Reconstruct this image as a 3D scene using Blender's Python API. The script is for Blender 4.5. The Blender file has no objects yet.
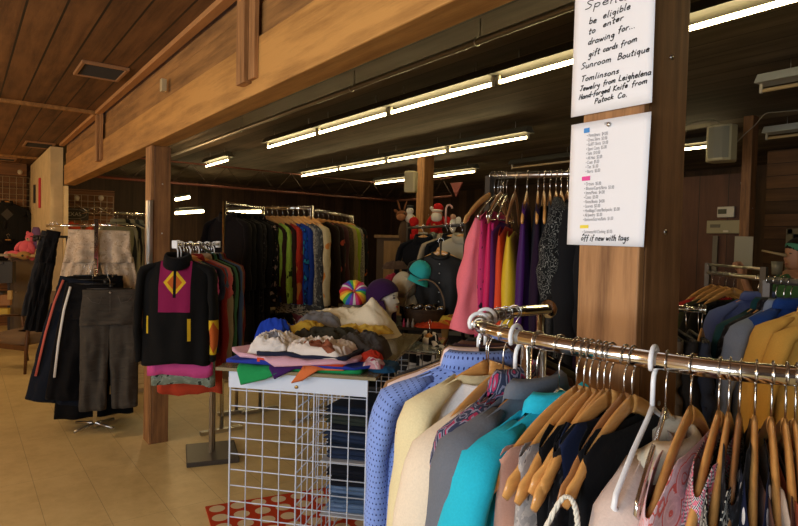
import bpy, bmesh, math, random
from mathutils import Vector, Matrix, noise
PI=math.pi
random.seed(7)
scene=bpy.context.scene
COL=scene.collection
# ------------------------------------------------------------------ camera
FPX=595.0; YAW=math.radians(36.4); PIT=math.radians(-1.83); ROL=math.radians(1.32); EYE=1.6
Fh=Vector((math.sin(YAW),math.cos(YAW),0)); R0=Vector((math.cos(YAW),-math.sin(YAW),0)); UZ=Vector((0,0,1))
Fw=Fh*math.cos(PIT)+UZ*math.sin(PIT); Up0=UZ*math.cos(PIT)-Fh*math.sin(PIT)
Upv=Up0*math.cos(ROL)-R0*math.sin(ROL); Rt=R0*math.cos(ROL)+Up0*math.sin(ROL)
EYEP=Vector((0,0,EYE))
cam=bpy.data.cameras.new('camera'); cam.sensor_fit='HORIZONTAL'; cam.sensor_width=36; cam.lens=FPX/798*36; cam.clip_start=.02; cam.clip_end=100
co=bpy.data.objects.new('camera',cam); COL.objects.link(co)
m=Matrix.Identity(4)
for i in range(3): m[i][0]=Rt[i]; m[i][1]=Upv[i]; m[i][2]=-Fw[i]; m[i][3]=EYEP[i]
co.matrix_world=m; scene.camera=co
def ray(x,y): return Fw+Rt*((x-399)/FPX)-Upv*((y-263)/FPX)
def atz(x,y,z): r=ray(x,y); return EYEP+r*((z-EYE)/r.z)
def atX(x,y,X): r=ray(x,y); return EYEP+r*(X/r.x)
def atY(x,y,Y): r=ray(x,y); return EYEP+r*(Y/r.y)
def atd(x,y,d): return EYEP+ray(x,y)*d
def proj(p):
    d=p-EYEP; z=d.dot(Fw); return (399+FPX*d.dot(Rt)/z, 263-FPX*d.dot(Upv)/z)
def cam_ang(p): return math.atan2(-p.y,-p.x)
# ------------------------------------------------------------------ materials
def new_mat(name):
    mt=bpy.data.materials.new(name); mt.use_nodes=True
    return mt, mt.node_tree.nodes, mt.node_tree.links, mt.node_tree.nodes['Principled BSDF']
def setp(b,rough=.6,metal=0,spec=.5,sheen=0,coat=0):
    b.inputs['Roughness'].default_value=rough; b.inputs['Metallic'].default_value=metal
    b.inputs['Specular IOR Level'].default_value=spec
    b.inputs['Sheen Weight'].default_value=sheen; b.inputs['Coat Weight'].default_value=coat
def rgba(c): return (c[0],c[1],c[2],1)
def math_n(N,L,op,a,b=None,c=None):
    n=N.new('ShaderNodeMath'); n.operation=op
    for i,v in enumerate((a,b,c)):
        if v is None: continue
        if isinstance(v,(int,float)): n.inputs[i].default_value=v
        else: L.new(v,n.inputs[i])
    return n.outputs[0]
def mixc(N,L,fac,a,b):
    n=N.new('ShaderNodeMix'); n.data_type='RGBA'
    if isinstance(fac,(int,float)): n.inputs[0].default_value=fac
    else: L.new(fac,n.inputs[0])
    for i,v in ((6,a),(7,b)):
        if isinstance(v,(tuple,list)): n.inputs[i].default_value=rgba(v)
        else: L.new(v,n.inputs[i])
    return n.outputs[2]
def bump(N,L,b,h,strength=.3,dist=.002):
    n=N.new('ShaderNodeBump'); n.inputs['Strength'].default_value=strength; n.inputs['Distance'].default_value=dist
    L.new(h,n.inputs['Height']); L.new(n.outputs[0],b.inputs['Normal'])
def noise_n(N,L,vec,scale,detail=3,rough=.5):
    n=N.new('ShaderNodeTexNoise'); n.inputs['Scale'].default_value=scale; n.inputs['Detail'].default_value=detail; n.inputs['Roughness'].default_value=rough
    L.new(vec,n.inputs['Vector']); return n.outputs['Fac']
def ramp(N,L,fac,stops,const=False):
    n=N.new('ShaderNodeValToRGB'); cr=n.color_ramp
    if const: cr.interpolation='CONSTANT'
    cr.elements[0].position=stops[0][0]; cr.elements[0].color=rgba(stops[0][1])
    cr.elements[1].position=stops[1][0]; cr.elements[1].color=rgba(stops[1][1])
    for p,c in stops[2:]:
        e=cr.elements.new(p); e.color=rgba(c)
    L.new(fac,n.inputs[0]); return n.outputs[0]
MC={}
def plain(name,c,rough=.6,metal=0,spec=.5,var=0,scale=20,coat=0,emit=None):
    if name in MC: return MC[name]
    mt,N,L,b=new_mat(name); setp(b,rough,metal,spec,0,coat)
    b.inputs['Base Color'].default_value=rgba(c)
    if var:
        tc=N.new('ShaderNodeTexCoord'); f=noise_n(N,L,tc.outputs['Object'],scale,4)
        L.new(ramp(N,L,f,[(.3,tuple(x*(1-var) for x in c)),(.7,tuple(min(1,x*(1+var)) for x in c))]),b.inputs['Base Color'])
    if emit: b.inputs['Emission Color'].default_value=rgba(emit[0]); b.inputs['Emission Strength'].default_value=emit[1]
    MC[name]=mt; return mt
def wood(name,c1,c2,axis='Z',gscale=1.0,rough=.55,pitch=None,off=0,gapc=(.012,.007,.004),gap=.035,pax='X',knots=True,plankvar=.35,bumpk=.3,coat=0):
    """grain runs along `axis` of object coords; pitch=plank width across pax"""
    if name in MC: return MC[name]
    mt,N,L,b=new_mat(name); setp(b,rough,0,.35,0,coat)
    tc=N.new('ShaderNodeTexCoord'); mp=N.new('ShaderNodeMapping'); L.new(tc.outputs['Object'],mp.inputs[0])
    s=[14*gscale]*3; s['XYZ'.index(axis)]=1.1*gscale; mp.inputs['Scale'].default_value=s
    vec=mp.outputs[0]
    if pitch:
        sx=N.new('ShaderNodeSeparateXYZ'); L.new(tc.outputs['Object'],sx.inputs[0])
        co_=sx.outputs['XYZ'.index(pax)]
        q=math_n(N,L,'DIVIDE',math_n(N,L,'SUBTRACT',co_,off),pitch)
        fl=math_n(N,L,'FLOOR',q); fr=math_n(N,L,'FRACT',q)
        wn=N.new('ShaderNodeTexWhiteNoise'); wn.noise_dimensions='1D'; L.new(fl,wn.inputs['W'])
        ad=N.new('ShaderNodeVectorMath'); ad.operation='ADD'; L.new(vec,ad.inputs[0])
        sc=N.new('ShaderNodeVectorMath'); sc.operation='SCALE'; L.new(wn.outputs['Color'],sc.inputs[0]); sc.inputs['Scale'].default_value=37
        L.new(sc.outputs[0],ad.inputs[1]); vec=ad.outputs[0]
    f1=noise_n(N,L,vec,1.0,6,.6); f2=noise_n(N,L,vec,.25,2)
    v5=N.new('ShaderNodeVectorMath'); v5.operation='SCALE'; L.new(vec,v5.inputs[0]); v5.inputs['Scale'].default_value=5
    f5=noise_n(N,L,v5.outputs[0],1.0,4,.7); f6=noise_n(N,L,tc.outputs['Object'],2.3,4,.6)
    f=math_n(N,L,'ADD',math_n(N,L,'ADD',math_n(N,L,'MULTIPLY',f1,.45),math_n(N,L,'MULTIPLY',f2,.3)),math_n(N,L,'ADD',math_n(N,L,'MULTIPLY',f5,.16),math_n(N,L,'MULTIPLY',f6,.19)))
    col=ramp(N,L,f,[(.43,c1),(.63,c2)])
    if knots:
        vo=N.new('ShaderNodeTexVoronoi'); vo.inputs['Scale'].default_value=.16
        L.new(vec,vo.inputs['Vector'])
        k=math_n(N,L,'LESS_THAN',vo.outputs['Distance'],.035)
        col=mixc(N,L,math_n(N,L,'MULTIPLY',k,.7),col,tuple(x*.3 for x in c1))
    if pitch:
        hv=N.new('ShaderNodeHueSaturation'); L.new(col,hv.inputs['Color'])
        L.new(math_n(N,L,'MULTIPLY_ADD',wn.outputs['Value'],plankvar*2,1-plankvar),hv.inputs['Value'])
        g=math_n(N,L,'LESS_THAN',fr,gap)
        col=mixc(N,L,g,hv.outputs[0],gapc)
    L.new(col,b.inputs['Base Color']); bump(N,L,b,math_n(N,L,'ADD',f1,math_n(N,L,'MULTIPLY',f5,.5)),bumpk,.004)
    MC[name]=mt; return mt
def chrome(name='chrome',c=(.78,.76,.72),rough=.12):
    return plain(name,c,rough,1.0)
FC=0
def fabric(c,pat=None,c2=(0,0,0),s=60,rough=.85,sheen=.03,c3=None,spec=.12,obj=False,r=.28,masks=None,fine=1.0):
    """cloth: weave bump, optional woven/printed pattern in the cloth itself"""
    global FC
    key=(c,pat,c2,s,rough,c3,obj,r,str(masks))
    if key in MC: return MC[key]
    FC+=1
    mt,N,L,b=new_mat('fabric_%d'%FC); setp(b,rough,0,spec,sheen)
    tc=N.new('ShaderNodeTexCoord'); vec=tc.outputs['Object'] if obj else tc.outputs['UV']
    col=c
    if pat=='dots':
        mp=N.new('ShaderNodeVectorMath'); mp.operation='SCALE'; L.new(vec,mp.inputs[0]); mp.inputs['Scale'].default_value=s
        sp=N.new('ShaderNodeSeparateXYZ'); L.new(mp.outputs[0],sp.inputs[0])
        row=math_n(N,L,'FLOOR',sp.outputs[1]); off=math_n(N,L,'MULTIPLY',math_n(N,L,'MODULO',row,2.0),.5)
        fx=math_n(N,L,'SUBTRACT',math_n(N,L,'FRACT',math_n(N,L,'ADD',sp.outputs[0],off)),.5)
        fy=math_n(N,L,'SUBTRACT',math_n(N,L,'FRACT',sp.outputs[1]),.5)
        d=math_n(N,L,'SQRT',math_n(N,L,'ADD',math_n(N,L,'MULTIPLY',fx,fx),math_n(N,L,'MULTIPLY',fy,fy)))
        col=mixc(N,L,math_n(N,L,'LESS_THAN',d,r),c,c2)
    elif pat=='blotch':
        f=noise_n(N,L,vec,s,2); col=ramp(N,L,f,[(0,c),(.5,c2),(.6,c3 or c)],True)
    elif pat=='paisley':
        vo=N.new('ShaderNodeTexVoronoi'); vo.inputs['Scale'].default_value=s; L.new(vec,vo.inputs['Vector'])
        nf=noise_n(N,L,vec,s*.6,4)
        q=math_n(N,L,'ADD',math_n(N,L,'MULTIPLY',vo.outputs['Distance'],1.6),math_n(N,L,'MULTIPLY',nf,1.5))
        q=math_n(N,L,'FRACT',math_n(N,L,'MULTIPLY',q,1.6))
        col=ramp(N,L,q,[(0,c),(.38,c2),(.55,c3 or c),(.7,c),(.85,c2)],True)
    elif pat=='stripes':
        sp=N.new('ShaderNodeSeparateXYZ'); L.new(vec,sp.inputs[0])
        q=math_n(N,L,'FRACT',math_n(N,L,'MULTIPLY',sp.outputs[0],s)); col=mixc(N,L,math_n(N,L,'LESS_THAN',q,r),c,c2)
    elif pat=='tweed':
        ck=N.new('ShaderNodeTexChecker'); ck.inputs['Scale'].default_value=s; L.new(vec,ck.inputs[0])
        ck.inputs[1].default_value=rgba(c); ck.inputs[2].default_value=rgba(c2)
        f=noise_n(N,L,vec,s*.35,2); col=mixc(N,L,math_n(N,L,'GREATER_THAN',f,.52),ck.outputs[0],c3 or c2)
    elif pat=='check':
        ck=N.new('ShaderNodeTexChecker'); ck.inputs['Scale'].default_value=s; L.new(vec,ck.inputs[0])
        ck.inputs[1].default_value=rgba(c); ck.inputs[2].default_value=rgba(c2); col=ck.outputs[0]
    if masks:
        sp=N.new('ShaderNodeSeparateXYZ'); L.new(tc.outputs['Object'],sp.inputs[0])
        X,Y,Z=sp.outputs
        for (sh,cx,cz,a,bb,mc) in masks:
            dx=math_n(N,L,'DIVIDE',math_n(N,L,'ABSOLUTE',math_n(N,L,'SUBTRACT',X,cx)),a)
            dz=math_n(N,L,'DIVIDE',math_n(N,L,'ABSOLUTE',math_n(N,L,'SUBTRACT',Z,cz)),bb)
            dd=math_n(N,L,'ADD' if sh=='diamond' else 'MAXIMUM',dx,dz)
            k=math_n(N,L,'MULTIPLY',math_n(N,L,'LESS_THAN',dd,1.0),math_n(N,L,'LESS_THAN',Y,0.0))
            col=mixc(N,L,k,col,mc)
    # slight yarn variation
    f=noise_n(N,L,tc.outputs['Object'],260*fine,2)
    base=mixc(N,L,.0,col,col) if isinstance(col,tuple) else col
    hv=N.new('ShaderNodeHueSaturation'); L.new(base,hv.inputs['Color'])
    L.new(math_n(N,L,'MULTIPLY_ADD',f,.24,.88),hv.inputs['Value'])
    L.new(hv.outputs[0],b.inputs['Base Color'])
    f3=noise_n(N,L,tc.outputs['Object'],30,4,.6)
    bump(N,L,b,math_n(N,L,'ADD',math_n(N,L,'MULTIPLY',f,.12),f3),.35,.006)
    MC[key]=mt; return mt
# ------------------------------------------------------------------ mesh helpers
class MB:
    def __init__(s): s.v=[]; s.f=[]; s.uv=[]
    def quad_grid(s,pts,cu=False,cv=False,uv=None):
        """pts[i][j]"""
        n=len(pts); m_=len(pts[0]); o=len(s.v)
        for r in pts: s.v+= [tuple(p) for p in r]
        for i in range(n if cv else n-1):
            for j in range(m_ if cu else m_-1):
                i2=(i+1)%n; j2=(j+1)%m_
                s.f.append((o+i*m_+j,o+i*m_+j2,o+i2*m_+j2,o+i2*m_+j))
                if uv: s.uv.append([uv(i,j),uv(i,j+1),uv(i+1,j+1),uv(i+1,j)])
                else: s.uv.append([(j*.02,i*.02),((j+1)*.02,i*.02),((j+1)*.02,(i+1)*.02),(j*.02,(i+1)*.02)])
        return s
    def cap(s,ring_start,m_,flip=False):
        idx=[ring_start+j for j in range(m_)]
        if flip: idx.reverse()
        s.f.append(tuple(idx)); s.uv.append([(s.v[i][0],s.v[i][2]) for i in idx])
    def tube(s,path,rad,n=8,closed=False,caps=True,flat=1.0,updir=None):
        path=[Vector(p) for p in path]; k=len(path)
        if not isinstance(rad,(list,tuple)): rad=[rad]*k
        rings=[]; up=None; ln=0; lens=[]
        for i,p in enumerate(path):
            if closed: t=path[(i+1)%k]-path[i-1]
            else: t=path[min(i+1,k-1)]-path[max(i-1,0)]
            if t.length<1e-9: t=Vector((0,0,1))
            t.normalize()
            if up is None:
                a=Vector(updir) if updir else (Vector((0,0,1)) if abs(t.z)<.9 else Vector((0,1,0)))
                up=(a-t*a.dot(t)).normalized()
            else:
                a=Vector(updir) if updir else up
                up=(a-t*a.dot(t)); up=up.normalized() if up.length>1e-6 else Vector((1,0,0))
            sd=t.cross(up).normalized()
            r=rad[i]; rx,ry=(r if isinstance(r,(tuple,list)) else (r,r*flat))
            rings.append([p+sd*(rx*math.cos(2*PI*j/n))+up*(ry*math.sin(2*PI*j/n)) for j in range(n)])
            if i: ln+=(path[i]-path[i-1]).length
            lens.append(ln)
        lens.append(ln+.01)
        o=len(s.v)
        s.quad_grid(rings,cu=True,cv=closed,uv=lambda i,j:(j*.35/n,lens[i]))
        if caps and not closed:
            s.cap(o,n,True); s.cap(o+(k-1)*n,n)
        return s
    def box(s,c,d,rot=None):
        c=Vector(c); h=[x/2 for x in d]; o=len(s.v)
        for dx in(-1,1):
            for dy in(-1,1):
                for dz in(-1,1):
                    p=Vector((dx*h[0],dy*h[1],dz*h[2]))
                    if rot: p=rot@p
                    s.v.append(tuple(c+p))
        for q in ((0,1,3,2),(4,6,7,5),(0,4,5,1),(2,3,7,6),(0,2,6,4),(1,5,7,3)):
            s.f.append(tuple(o+i for i in q)); s.uv.append([(0,0),(1,0),(1,1),(0,1)])
        return s
    def sphere(s,c,r,n=14,m_=9,rot=None,fn=None):
        c=Vector(c); r=r if isinstance(r,(tuple,list)) else (r,r,r)
        pts=[]
        for i in range(m_+1):
            ph=PI*i/m_; ph=min(max(ph,.02),PI-.02)
            row=[]
            for j in range(n):
                th=2*PI*j/n; p=Vector((r[0]*math.sin(ph)*math.cos(th),r[1]*math.sin(ph)*math.sin(th),r[2]*math.cos(ph)))
                if fn: p=fn(p)
                if rot: p=rot@p
                row.append(c+p)
            pts.append(row)
        s.quad_grid(pts,cu=True); return s
    def poly(s,pts):
        o=len(s.v); s.v+=[tuple(p) for p in pts]; s.f.append(tuple(range(o,o+len(pts)))); s.uv.append([(p[0],p[1]) for p in pts]); return s
    def build(s,name,mat,parent=None,loc=None,rot=None,smooth=True,bevel=0,solid=0,sub=0,kind=None,label=None,fix=True):
        me=bpy.data.meshes.new(name); me.from_pydata(s.v,[],s.f)
        ul=me.uv_layers.new(name='UVMap'); k=0
        flat=[c for f in s.uv for uv in f for c in uv]
        ul.data.foreach_set('uv',flat)
        if fix:
            bm=bmesh.new(); bm.from_mesh(me); bmesh.ops.recalc_face_normals(bm,faces=bm.faces); bm.to_mesh(me); bm.free()
        if smooth: me.polygons.foreach_set('use_smooth',[True]*len(me.polygons))
        me.materials.append(mat); me.update()
        o=bpy.data.objects.new(name,me); COL.objects.link(o)
        if parent: o.parent=parent
        if loc is not None: o.location=loc
        if rot is not None: o.rotation_euler=rot if isinstance(rot,(tuple,list)) else (0,0,rot)
        if bevel:
            md=o.modifiers.new('bevel','BEVEL'); md.width=bevel; md.segments=2; md.limit_method='ANGLE'; md.angle_limit=.6
            if smooth: pass
        if solid:
            md=o.modifiers.new('solid','SOLIDIFY'); md.thickness=solid; md.offset=0
        if sub:
            md=o.modifiers.new('sub','SUBSURF'); md.levels=sub; md.render_levels=sub
        if kind: o['kind']=kind
        if label: o['label']=label
        return o
def tag(o,label,cat,group=None,kind=None):
    o['label']=label; o['category']=cat
    if group: o['group']=group
    if kind: o['kind']=kind
    return o
def thing(name,label,cat,loc=(0,0,0),rz=0,group=None):
    o=bpy.data.objects.new(name,None); COL.objects.link(o); o.location=loc; o.rotation_euler=(0,0,rz); o.empty_display_size=.05
    return tag(o,label,cat,group)
def boxo(name,c,d,mat,parent=None,rz=0,bevel=0,kind=None,label=None):
    mb=MB().box((0,0,0),d); o=mb.build(name,mat,parent,loc=c,rot=rz,smooth=False,bevel=bevel,kind=kind,label=label); return o
def copy_tree(o,parent=None):
    c=o.copy(); COL.objects.link(c)
    if parent: c.parent=parent
    for ch in list(o.children): copy_tree(ch,c)
    return c
def sp(x,p): return math.copysign(abs(x)**p,x)
# ------------------------------------------------------------------ common materials
CH=chrome(); CHD=chrome('dull_chrome',(.55,.53,.5),.28); STEEL=plain('galvanised_steel',(.30,.29,.26),.45,.7)
HW=wood('hanger_wood',(.46,.20,.05),(.72,.37,.11),'X',2.0,.32,knots=False,bumpk=.05,coat=.4)
HWD=wood('hanger_wood_dark',(.26,.11,.04),(.40,.18,.06),'X',2.0,.35,knots=False,bumpk=.05,coat=.3)
HPLW=plain('white_plastic',(.82,.84,.86),.35); WIRE=chrome('wire',(.62,.6,.57),.22); BLK=plain('black_plastic',(.012,.012,.012),.4)
WHITEMETAL=plain('white_metal',(.62,.70,.84),.35)
BEAMW=wood('beam_fir',(.27,.125,.032),(.52,.27,.075),'Y',1.6,.6)
BOARDW=wood('board_fir',(.14,.065,.02),(.36,.18,.055),'Y',1.2,.65)
POSTW=wood('post_fir',(.11,.048,.018),(.27,.125,.045),'Z',2.6,.6)
POSTF=wood('post_fir_pale',(.17,.075,.025),(.42,.21,.08),'Z',2.6,.6)  # pale fir of the cleats; also paints the lit side of posts
# ------------------------------------------------------------------ room shell
floor_m,N,L,b=new_mat('vinyl_floor'); setp(b,.42,0,.4)
tc=N.new('ShaderNodeTexCoord'); spn=N.new('ShaderNodeSeparateXYZ'); L.new(tc.outputs['Object'],spn.inputs[0])
qx=math_n(N,L,'FRACT',math_n(N,L,'DIVIDE',math_n(N,L,'SUBTRACT',spn.outputs[0],.43),.3048))
qy=math_n(N,L,'FRACT',math_n(N,L,'DIVIDE',spn.outputs[1],.9144))
gx=math_n(N,L,'LESS_THAN',qx,.012); gy=math_n(N,L,'LESS_THAN',qy,.003)
f1=noise_n(N,L,tc.outputs['Object'],1.3,4); f2=noise_n(N,L,tc.outputs['Object'],9,6,.7); f3=noise_n(N,L,tc.outputs['Object'],60,3)
c=ramp(N,L,math_n(N,L,'ADD',math_n(N,L,'MULTIPLY',f1,.5),math_n(N,L,'MULTIPLY',f2,.5)),[(.32,(.46,.34,.15)),(.55,(.60,.46,.22)),(.7,(.64,.51,.26))])
c=mixc(N,L,math_n(N,L,'MULTIPLY',math_n(N,L,'GREATER_THAN',f3,.70),.45),c,(.24,.16,.08))
c=mixc(N,L,math_n(N,L,'MULTIPLY',math_n(N,L,'MAXIMUM',gx,gy),.55),c,(.16,.11,.06))
L.new(c,b.inputs['Base Color']); bump(N,L,b,f2,.1,.002)
boxo('floor',(3.3,5.4,-.05),(13.4,17.2,.1),floor_m,kind='structure')
CEILW=wood('ceiling_planks_wood',(.060,.026,.010),(.175,.082,.030),'Y',1.0,.6,pitch=.18,off=.125,gap=.07,pax='X',plankvar=.22)
boxo('ceiling_left',(-1.1,5.4,2.90),(4.5,17.2,.06),CEILW,kind='structure').name='ceiling'
CEILD=wood('ceiling_dark_planks',(.055,.040,.026),(.12,.088,.058),'Y',.7,.8,pitch=.24,off=.1,gap=.03,pax='X',knots=False,plankvar=.35)
boxo('ceiling',(5.7,5.4,2.97),(9.0,17.2,.06),CEILD,kind='structure')
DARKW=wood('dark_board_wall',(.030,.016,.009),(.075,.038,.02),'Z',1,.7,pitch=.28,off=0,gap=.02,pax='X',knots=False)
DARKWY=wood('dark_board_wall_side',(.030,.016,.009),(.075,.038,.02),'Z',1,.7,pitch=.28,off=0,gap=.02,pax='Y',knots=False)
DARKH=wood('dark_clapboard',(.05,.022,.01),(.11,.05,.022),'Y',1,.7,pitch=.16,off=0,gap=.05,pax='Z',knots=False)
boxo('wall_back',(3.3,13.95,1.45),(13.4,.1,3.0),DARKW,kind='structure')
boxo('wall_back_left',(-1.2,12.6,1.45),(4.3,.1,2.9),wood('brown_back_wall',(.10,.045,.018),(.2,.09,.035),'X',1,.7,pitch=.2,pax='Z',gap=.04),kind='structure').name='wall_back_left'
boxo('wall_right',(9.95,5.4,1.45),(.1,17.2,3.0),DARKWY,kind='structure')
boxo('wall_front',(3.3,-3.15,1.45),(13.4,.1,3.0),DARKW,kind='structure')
WALLL=plain('cream_plaster',(.60,.47,.27),.85,var=.12,scale=6)
# left wall with two window openings
for (y0,y1) in ((-3.2,-1.8),(.2,1.4),(3.4,14.0)):
    boxo('wall_left',(-3.35,(y0+y1)/2,1.45),(.1,y1-y0,3.0),WALLL,kind='structure')
for (y0,y1) in ((-1.8,.2),(1.4,3.4)):
    boxo('wall_left_sill',(-3.35,(y0+y1)/2,.4),(.1,2.0,.9),WALLL,kind='structure').name='wall_left'
    boxo('wall_left_head',(-3.35,(y0+y1)/2,2.65),(.1,2.0,.6),WALLL,kind='structure').name='wall_left'
    mb=MB()
    for yy in (y0,y1,(y0+y1)/2): mb.box((0,yy,1.6),(.06,.06,1.5))
    for zz in (.85,2.35): mb.box((0,(y0+y1)/2,zz),(.06,2.0,.06))
    mb.build('window_1' if y0<0 else 'window_2',plain('window_frame_white',(.7,.7,.66),.5),loc=(-3.33,0,0),smooth=False,kind='structure')
# cream stub wall at the end of the beam
boxo('wall_stub',(1.0775,11.0,1.42),(.155,2.9,2.84),WALLL,kind='structure').name='wall_middle'
boxo('trim_1',(1.18,9.47,1.15),(.05,.12,2.3),WALLL,kind='structure')
# floor platform edge beyond the wooden post
boxo('floor_step',(5.6,10.2,.012),(8.7,7.4,.06),wood('step_boards',(.34,.25,.13),(.46,.35,.2),'X',1,.6,pitch=.5,pax='Y',gap=.02,knots=False),kind='structure').name='floor_platform'
# ------------------------------------------------------------------ beam on the left
bm_=thing('wooden_beam','long honey-coloured wooden beam with boards and cleats above it, under the plank ceiling','beam',(1.15,0,2.31))
mb=MB().box((.07,4.2,.135),(.14,10.4,.27)); mb.build('main_beam',BEAMW,bm_,smooth=False,bevel=.006)
for i,(z0,z1,dx) in enumerate(((.27,.44,.012),(.44,.585,.02))):
    mb=MB().box((.07+dx,4.2,(z0+z1)/2+.002),(.12,10.4,z1-z0-.008)); mb.build('board',BOARDW,bm_,smooth=False,bevel=.003)
mb=MB().box((-.03,4.2,.545),(.06,10.4,.035)); mb.build('crown_strip',wood('crown',(.30,.14,.05),(.45,.22,.08),'Y',1,.6,knots=False),bm_,smooth=False,bevel=.004)
for y in (2.80,6.68):
    w=POSTF
    mb=MB().box((-.022,y+.06,.31),(.044,.1,.5)); mb.build('cleat',w,bm_,smooth=False,bevel=.003)
    mb=MB().box((-.012,y-.035,.315),(.024,.07,.49)); mb.build('cleat',w,bm_,smooth=False,bevel=.003)
mb=MB().box((-.02,4.33,.35),(.035,.05,.085)); o=mb.build('junction_box',plain('tan_plastic',(.45,.36,.2),.5),loc=(1.15,0,2.31),smooth=False,bevel=.004)
tag(o,'small tan sensor box screwed to the side of the beam','sensor')
o=boxo('trim_2',(-.9,6.72,2.855),(4.0,.05,.035),BOARDW,kind='structure')
o=boxo('trim_3',(-.9,11.35,2.855),(4.0,.05,.035),BOARDW,kind='structure')
def vent(x0,x1,y0,y1,label):
    t=thing('ceiling_vent',label,'vent',((x0+x1)/2,(y0+y1)/2,2.87),group=None)
    w=x1-x0; l=y1-y0
    mb=MB()
    for sx in(-1,1): mb.box((sx*(w/2-.012),0,-.012),(.024,l,.022))
    for sy in(-1,1): mb.box((0,sy*(l/2-.012),-.0125),(w-.05,.024,.023))
    mb.build('frame',plain('vent_frame',(.28,.14,.06),.5),t,smooth=False,bevel=.003)
    mb=MB()
    for k in range(9): mb.box((0,-l/2+.04+k*(l-.08)/8,-.01),(w-.05,.008,.014),Matrix.Rotation(.6,3,'X'))
    mb.build('louvres',plain('vent_dark',(.03,.025,.02),.6),t,smooth=False)
    mb=MB().box((0,0,-.002),(w-.05,l-.05,.004)); mb.build('backing',plain('vent_back',(.012,.01,.01),.9),t,smooth=False)
vent(.70,1.02,4.83,5.25,'metal ceiling vent in the near plank bay beside the beam')
vent(.70,1.05,9.4,9.95,'ceiling vent in the second plank bay beyond the cross strip')
vent(.20,.75,11.7,12.1,'farthest ceiling vent, beside the cream wall')
# ------------------------------------------------------------------ posts
def post(x,y,w,h,label,d=None,base=True,name='wooden_post',face=True):
    t=thing(name,label,'post',(x,y,0))
    d=d or w
    mb=MB().box((w/2,d/2,h/2),(w,d,h)); mb.build('timber',POSTW,t,smooth=False,bevel=.006)
    if face: mb=MB().box((-.011,d/2,h/2),(.022,d,h)); (mb.build('lit_face',POSTF,t,smooth=False,bevel=.004,label='paler board on the side face') if face else None)  # light on the side face is painted as a paler copy of the timber
    mb=MB()
    for k in range(5): mb.sphere((w*.5,-.001,.5+k*.38),(.006,.003,.006),8,5)
    mb.build('bolts',CHD,t,kind='stuff')
    return t
post(1.172,.709,.150,2.31,'thick wooden post in the foreground with two paper notices pinned to it',d=.152)
post(1.192,4.80,.125,2.31,'wooden post holding up the beam between the pants rack and the black jacket',d=.17)
post(5.25,6.55,.16,2.9,'wooden post in the middle distance with a small white paper on it',d=.16)
tl=thing('metal_angle','silver metal angle screwed to the far wooden post under the beam','bracket',(1.158,4.85,1.23))
MB().box((0,0,.33),(.012,.05,.66)).build('plate',CHD,tl,smooth=False,bevel=.002)
MB().box((.01,-.065,.33),(.03,.006,.66)).build('flange',CHD,tl,smooth=False,bevel=.002)
# ------------------------------------------------------------------ conduit, joists, trusses
mb=MB().tube([(2.45,y,2.80) for y in (-2,1,3,5,7,9,9.6)],.02,10)
c_=thing('ceiling_conduit','grey metal conduit pipe running under the dark ceiling beside the beam','pipe',(0,0,0))
mb.build('pipe',STEEL,c_)
for y in (2.6,4.0,6.3): MB().tube([(2.45+.024*math.cos(a),y,2.80+.024*math.sin(a)) for a in [k*PI/6 for k in range(13)]]+[(2.474,y,2.94)],.004,6).build('clip',CHD,c_)
RED=plain('red_painted_steel',(.10,.03,.018),.5,.2,var=.2)
def truss(p0,p1,label,h=.32):
    p0=Vector(p0); p1=Vector(p1); t=thing('steel_truss',label,'truss',p0)
    d=p1-p0
    MB().tube([(0,0,0),d],.020,8).build('lower_chord',RED,t)
    MB().tube([(0,0,h),d+Vector((0,0,h))],.014,8).build('upper_chord',RED,t)
    mb=MB(); n=max(2,int(d.length/.28)); pts=[]
    for k in range(n+1): pts.append(d*(k/n)+Vector((0,0,h if k%2 else 0)))
    mb.tube(pts,.006,6); mb.build('web_rod',plain('dark_red_steel',(.035,.014,.01),.6),t)
truss((1.4,9.2,2.44),(6.85,9.45,2.44),'long rust-red steel truss crossing the back of the shop behind the garments')
PT=atz(452,196,2.44)
truss((6.85,9.4,2.44),(PT.x,PT.y,2.44),'short red steel truss running away behind the middle post')
mb=MB()
fl=[(PT.x,PT.y+.05,2.66),(PT.x,PT.y-.25,2.66),(PT.x,PT.y-.1,2.42)]
mb.v=[tuple(Vector(p)+Vector((dx,0,0))) for dx in (0,.02) for p in fl]; mb.f=[(0,1,2),(5,4,3),(0,3,4,1),(1,4,5,2),(2,5,3,0)]; mb.uv=[[(0,0)]*len(f) for f in mb.f]
tag(mb.build('red_pennant',plain('red_pennant',(.10,.01,.01),.7),smooth=False),'dark red triangular plate hanging at the end of the short truss','pennant')
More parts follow.
